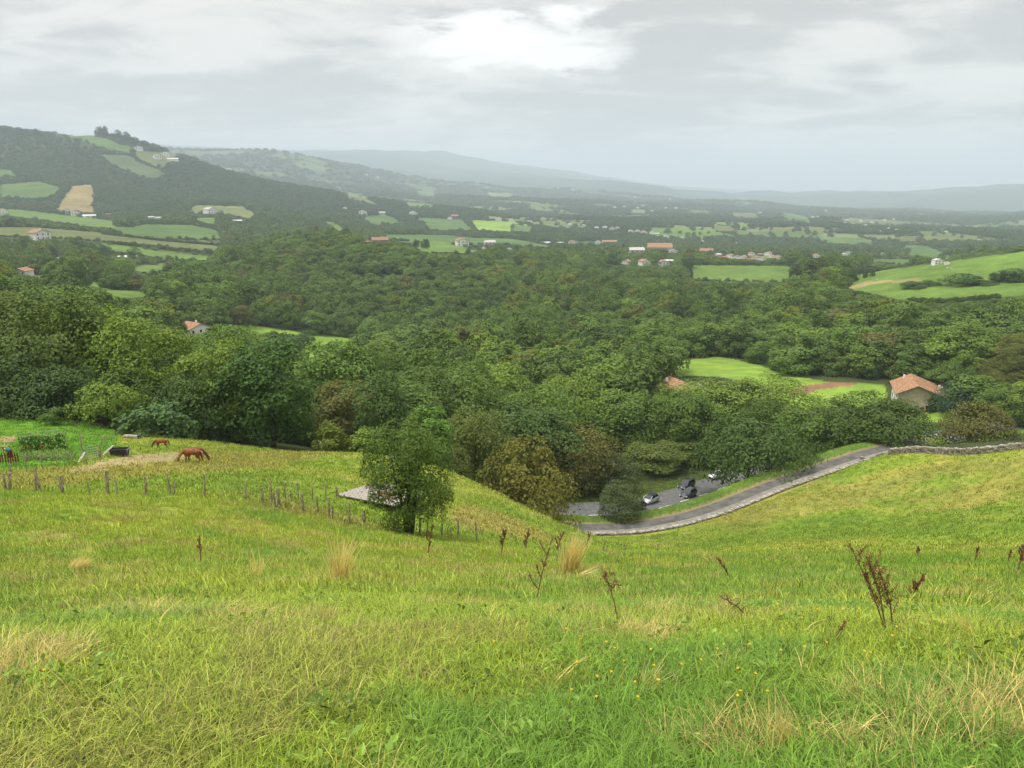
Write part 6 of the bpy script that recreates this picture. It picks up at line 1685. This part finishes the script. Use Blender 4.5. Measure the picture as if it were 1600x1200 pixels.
for px, off, back, paint, lab, kw in [(1015, 2.9, True, 'silver', 'silver car with black roof driving down the far side of the road', dict(roofmat='trim')), (1075, 1.0, True, 'graphite', 'dark small car in the middle of the road beside the round sign', {}), (1072, 4.4, True, 'black', 'black car parked on the far edge of the road', dict(kind=1)), (992, 1.6, True, 'black', 'black car mostly hidden behind the willow bush', {}),
                                      (1120, 4.5, True, 'white', 'white car showing under the overhanging dark tree', {}), (1594, 1.4, True, 'white', 'white car on the road at the right picture edge', {})]:
    q, h = on_road(px, off)
    car(q, h + math.pi, paint, lab, **kw)

# ------------------------------------------------------------------ signs
M['sign_blue'] = plain('sign_blue', (0.05, 0.06, 0.30), 0.4, 0.05); M['sign_red'] = plain('sign_red', (0.55, 0.03, 0.08), 0.4, 0.05); M['sign_white'] = plain('sign_white', (0.75, 0.75, 0.75), 0.5, 0.05)
def disc(r0, r1, y, n=20):
    mb = MB()
    if r0 <= 0:
        mb.poly([(r1 * math.cos(2 * math.pi * k / n), y, r1 * math.sin(2 * math.pi * k / n)) for k in range(n)] + [(r1 * math.cos(2 * math.pi * k / n), y + .02, r1 * math.sin(2 * math.pi * k / n)) for k in range(n)], [tuple(range(n)), tuple(range(2 * n - 1, n - 1, -1))] + [(k, n + k, n + (k + 1) % n, (k + 1) % n) for k in range(n)])
    else:
        V = []
        for rr in (r0, r1):
            V += [(rr * math.cos(2 * math.pi * k / n), y, rr * math.sin(2 * math.pi * k / n)) for k in range(n)]
        mb.poly(V, [(k, (k + 1) % n, n + (k + 1) % n, n + k) for k in range(n)])
    return mb
b = at_depth(1105, 138.5); root = empty('road_sign', b, math.atan2(-b.x, b.y))
MB().tube([(0, .06, -.3), (0, .06, 2.1)], .04, 8).build('pole', M['galv'], root)
for mb, nm, mt in ((disc(0, .42, 0), 'disc', 'sign_blue'), (disc(.33, .425, -.012), 'rim', 'sign_red'), (MB().box((0, -.014, 0), (.68, .008, .10), 0), 'bar', 'sign_red'), (MB().box((0, 0, -.62), (.62, .02, .28)), 'plate', 'sign_white')):
    o = mb.build(nm, M[mt], root); o.location = (0, 0, 1.75)
    if nm == 'bar': o.rotation_euler = (0, R(45), 0)
tag(root, 'round blue and red no parking sign on the road verge', 'sign')
b = at_depth(1449, 188); root = empty('road_sign', b, math.atan2(-b.x, b.y) + R(35))
for x in (-.5, .5):
    MB().tube([(x, .05, -.3), (x, .05, 1.6)], .04, 6).build('pole', M['galv'], root)
MB().box((0, 0, 1.25), (1.3, .04, .9)).build('board', M['trim'], root)
MB().box((0, -.025, 1.25), (1.2, .02, .12)).build('stripe', M['sign_white'], root)
tag(root, 'dark rectangular sign board at the road junction', 'sign')

# ------------------------------------------------------------------ dead docks and tall dry grass in the meadow
M['dock'] = plain('dry_dock_seed', (0.22, 0.085, 0.045), 0.9, 0.4, 25); M['dock_stem'] = plain('dry_dock_stem', (0.25, 0.15, 0.075), 0.85, 0.3, 25); M['straw'] = leaf_mat('straw', 0.45, 0.5, 0.15, 0.7)
def dock(px, py, tx, ty, label, nb=6, curl=0.4, stems=1, dens=1.0, t=None, start=0.4):
    b = at_depth(px, t) if t else hit(px, py)[0]
    tt_ = float(project(b.x, b.y, b.z)[2]); H = (py - ty) * tt_ / F / CP * 1.02; ln = (tx - px) * tt_ / F
    root = empty('dock_plant', b); g = np.random.default_rng(int(px * 7 + py))
    sm, hd_ = MB(), ([], [])
    P, Nn = [], []
    wmin = max(0.0035, 0.00075 * tt_)
    for s in range(stems):
        o = Vector((g.normal() * .03, g.normal() * .03, 0)); tip = Vector((ln + (g.normal() * .10 * H if stems > 1 else 0), g.normal() * .06, H * (1 - (0.35 * s / max(1, stems)) )))
        mid_ = o.lerp(tip, .5) + Vector((-ln * .10, 0, 0)); pts_ = [o, o.lerp(mid_, .6), mid_, mid_.lerp(tip, .55), tip]
        sm.tube(pts_, [wmin * 1.5, wmin * 1.3, wmin * 1.1, wmin * .8, wmin * .5], 5, False)
        lines = [(mid_.lerp(tip, start - .1), tip)]
        for k in range(nb):
            f_ = start + (1 - start) * (k + .3) / nb * 0.85; st__ = o.lerp(tip, f_) + Vector((-ln * .10 * 4 * f_ * (1 - f_), 0, 0)); a = g.uniform(0, 6.28); L = H * g.uniform(.14, .28) * (1.15 - f_ * .5)
            c1 = st__ + Vector((math.cos(a) * L * .35, math.sin(a) * L * .35, L * .45)); c2 = c1 + Vector((math.cos(a) * L * (.2 + curl * .3), math.sin(a) * L * (.2 + curl * .3), L * (.6 - curl)))
            sm.tube([st__, c1, c2], [wmin * .8, wmin * .6, wmin * .4], 4, False)
            lines += [(st__.lerp(c1, .3), c1), (c1, c2)]
        for a_, b_ in lines:
            n_ = int(max(8, (b_ - a_).length * 300 * dens * min(1, 9 / tt_ + .35)))
            for _ in range(n_):
                q = a_.lerp(b_, g.uniform(0, 1)); P.append((q.x + g.normal() * .011, q.y + g.normal() * .011, q.z + g.normal() * .012)); Nn.append(g.normal(size=3))
    sm.build('stalk', M['dock_stem'], root)
    v, f = leaf_cards(np.array(P), unit(np.array(Nn)), np.full(len(P), max(.011, .0018 * tt_)) * g.uniform(.6, 1.4, len(P)), g, .7)
    link('seed_head', fast_mesh('seed_head', v, f, M['dock']), root)
    return tag(root, label, 'dock plant')
dock(972, 985, 941, 890, 'rust red dried dock with tight curled head in the middle of the meadow', 7, .75, 1, 1.6, start=.62)
dock(1392, 990, 1332, 846, 'largest dried dock, tall brown branching clump leaning left', 9, .1, 3, 1.8, start=.30)
dock(1170, 972, 1114, 917, 'brown dried dock bent far over to the left', 4, .1, 1, 1.2, start=.2)
dock(1143, 908, 1117, 870, 'small brown dock leaning left above the bent one', 3, .1, 1, 1.0, start=.3)
dock(1418, 942, 1432, 893, 'bushy small dock right of the largest clump', 6, .1, 2, 1.4, start=.3)
dock(838, 950, 862, 838, 'thin tall dark dock stalk in the centre of the meadow', 4, .05, 1, .7, start=.25)
dock(780, 872, 791, 826, 'brown plume headed dock near the fence beside the pasture spur', 6, .15, 1, 1.6, start=.45)
dock(822, 864, 826, 829, 'upright brown dock just right of the plume headed one', 5, .1, 1, 1.2, t=44, start=.2)
dock(868, 870, 881, 834, 'narrow brown dock leaning right before the pale grass tussock', 4, .05, 1, 1.4, t=45, start=.2)
dock(912, 868, 922, 828, 'thin dock standing right behind the pale grass tussock', 4, .05, 1, 1.0, t=46, start=.3)
dock(1588, 895, 1592, 843, 'tall dark dock close to the right picture edge', 5, .1, 2, 1.0, start=.35)
dock(1574, 880, 1577, 858, 'short dark dock beside the one at the right picture edge', 3, .1, 1, 1.2, start=.3)
dock(1521, 880, 1523, 851, 'slim dark dock standing on the right meadow crest', 3, .05, 1, 1.2, start=.3)
dock(1434, 872, 1433, 854, 'tiny dark dock on the crest above the largest clump', 3, .05, 1, 1.2, start=.3)
dock(668, 866, 677, 818, 'crooked dark dock stalk below the lone tree', 5, .1, 1, 1.2, start=.25)
dock(614, 905, 625, 842, 'thin dark stalk behind the tall pale grass clump', 3, .05, 1, .5, t=30, start=.3) if False else None
dock(316, 880, 318, 834, 'faint thin dark stalk on the left meadow', 3, .05, 1, .6, start=.3)
dock(1300, 1010, 1312, 960, 'small dark dock at the foot of the largest clump', 5, .2, 1, .8, start=.2)

def tussock(px, py, tx, ty, wpx_, n, label, spread=.35, t=None):
    b = at_depth(px, t) if t else hit(px, py)[0]
    tt_ = float(project(b.x, b.y, b.z)[2]); H = (py - ty) * tt_ / F / CP; ln = (tx - px) * tt_ / F; W = wpx_ * tt_ / F
    g = np.random.default_rng(int(px + py * 3)); w = max(.003, .0006 * tt_); V, Fq = [], []
    for i in range(n):
        p = np.array((g.normal() * W * .12, g.normal() * W * .12, -.03)); L = H * g.uniform(.45, 1.05); d_ = np.array((ln / H * .8 + g.normal() * spread * .5, g.normal() * spread * .5, 1.0)); d_ /= np.linalg.norm(d_); sd_ = np.array((math.cos(i), math.sin(i), 0)) * w * g.uniform(.6, 1.2); k0 = len(V)
        for k in range(5):
            ww = sd_ * (1 - .8 * (k / 4) ** 1.5)
            V += [p - ww, p + ww]; p = p + d_ * L / 4; d_ = d_ + np.array((g.normal() * .05 + ln / max(H, .1) * .06, g.normal() * .05, -.10 * k * g.uniform(.2, 1.2))); d_ /= np.linalg.norm(d_)
        Fq += [(k0 + 2 * k, k0 + 2 * k + 1, k0 + 2 * k + 3, k0 + 2 * k + 2) for k in range(4)]
    o = link('grass_tussock', fast_mesh('grass_tussock', np.array(V), np.array(Fq), M['straw'])); o.location = b; o['tint'] = [0.68, 0.57, 0.30]
    return tag(o, label, 'grass tussock')
tussock(530, 915, 548, 826, 50, 150, 'tall pale dry grass clump left of the lone tree')
tussock(888, 900, 905, 826, 50, 300, 'dense straw coloured grass clump before the lane')
tussock(112, 892, 165, 852, 60, 200, 'pale dry grass swept over to the right on the left meadow')
tussock(400, 905, 405, 840, 60, 40, 'few thin pale grass stems left of the tall pale clump', .5)
tussock(900, 905, 970, 865, 40, 60, 'dry grass stems splayed right of the dense straw clump', .3)
tussock(1530, 1000, 1440, 900, 50, 30, 'long pale grass stems leaning left near the lush green patch', .15)
tussock(1240, 1180, 1190, 1060, 60, 60, 'dry straw stems leaning left at the bottom of the picture', .2)
tussock(60, 1050, 150, 985, 90, 160, 'flattened dry grass patch at the left picture edge', .5)
tussock(480, 1115, 500, 1085, 80, 110, 'matted dry grass patch in the lower middle meadow', .8)
tussock(850, 955, 800, 925, 60, 60, 'low dry grass tuft in the centre meadow', .7)
tussock(1000, 1090, 1040, 1010, 70, 70, 'brown dry grass tuft among yellow flowers', .6)

# ------------------------------------------------------------------ look-alikes are told apart by their order in the picture
same = {}
for o in COL.objects:
    if o.parent is None and o.get('label') and o.get('category'):
        same.setdefault(o['label'], []).append(o)
for lab, mem in same.items():
    if len(mem) > 1:
        mem.sort(key=lambda o: float(project(*o.location)[0]))
        for n_, o in enumerate(mem):
            o['label'] = f'{lab}, {ORD[min(n_, len(ORD) - 1)]} from the left'
            o['group'] = o.get('group') or lab
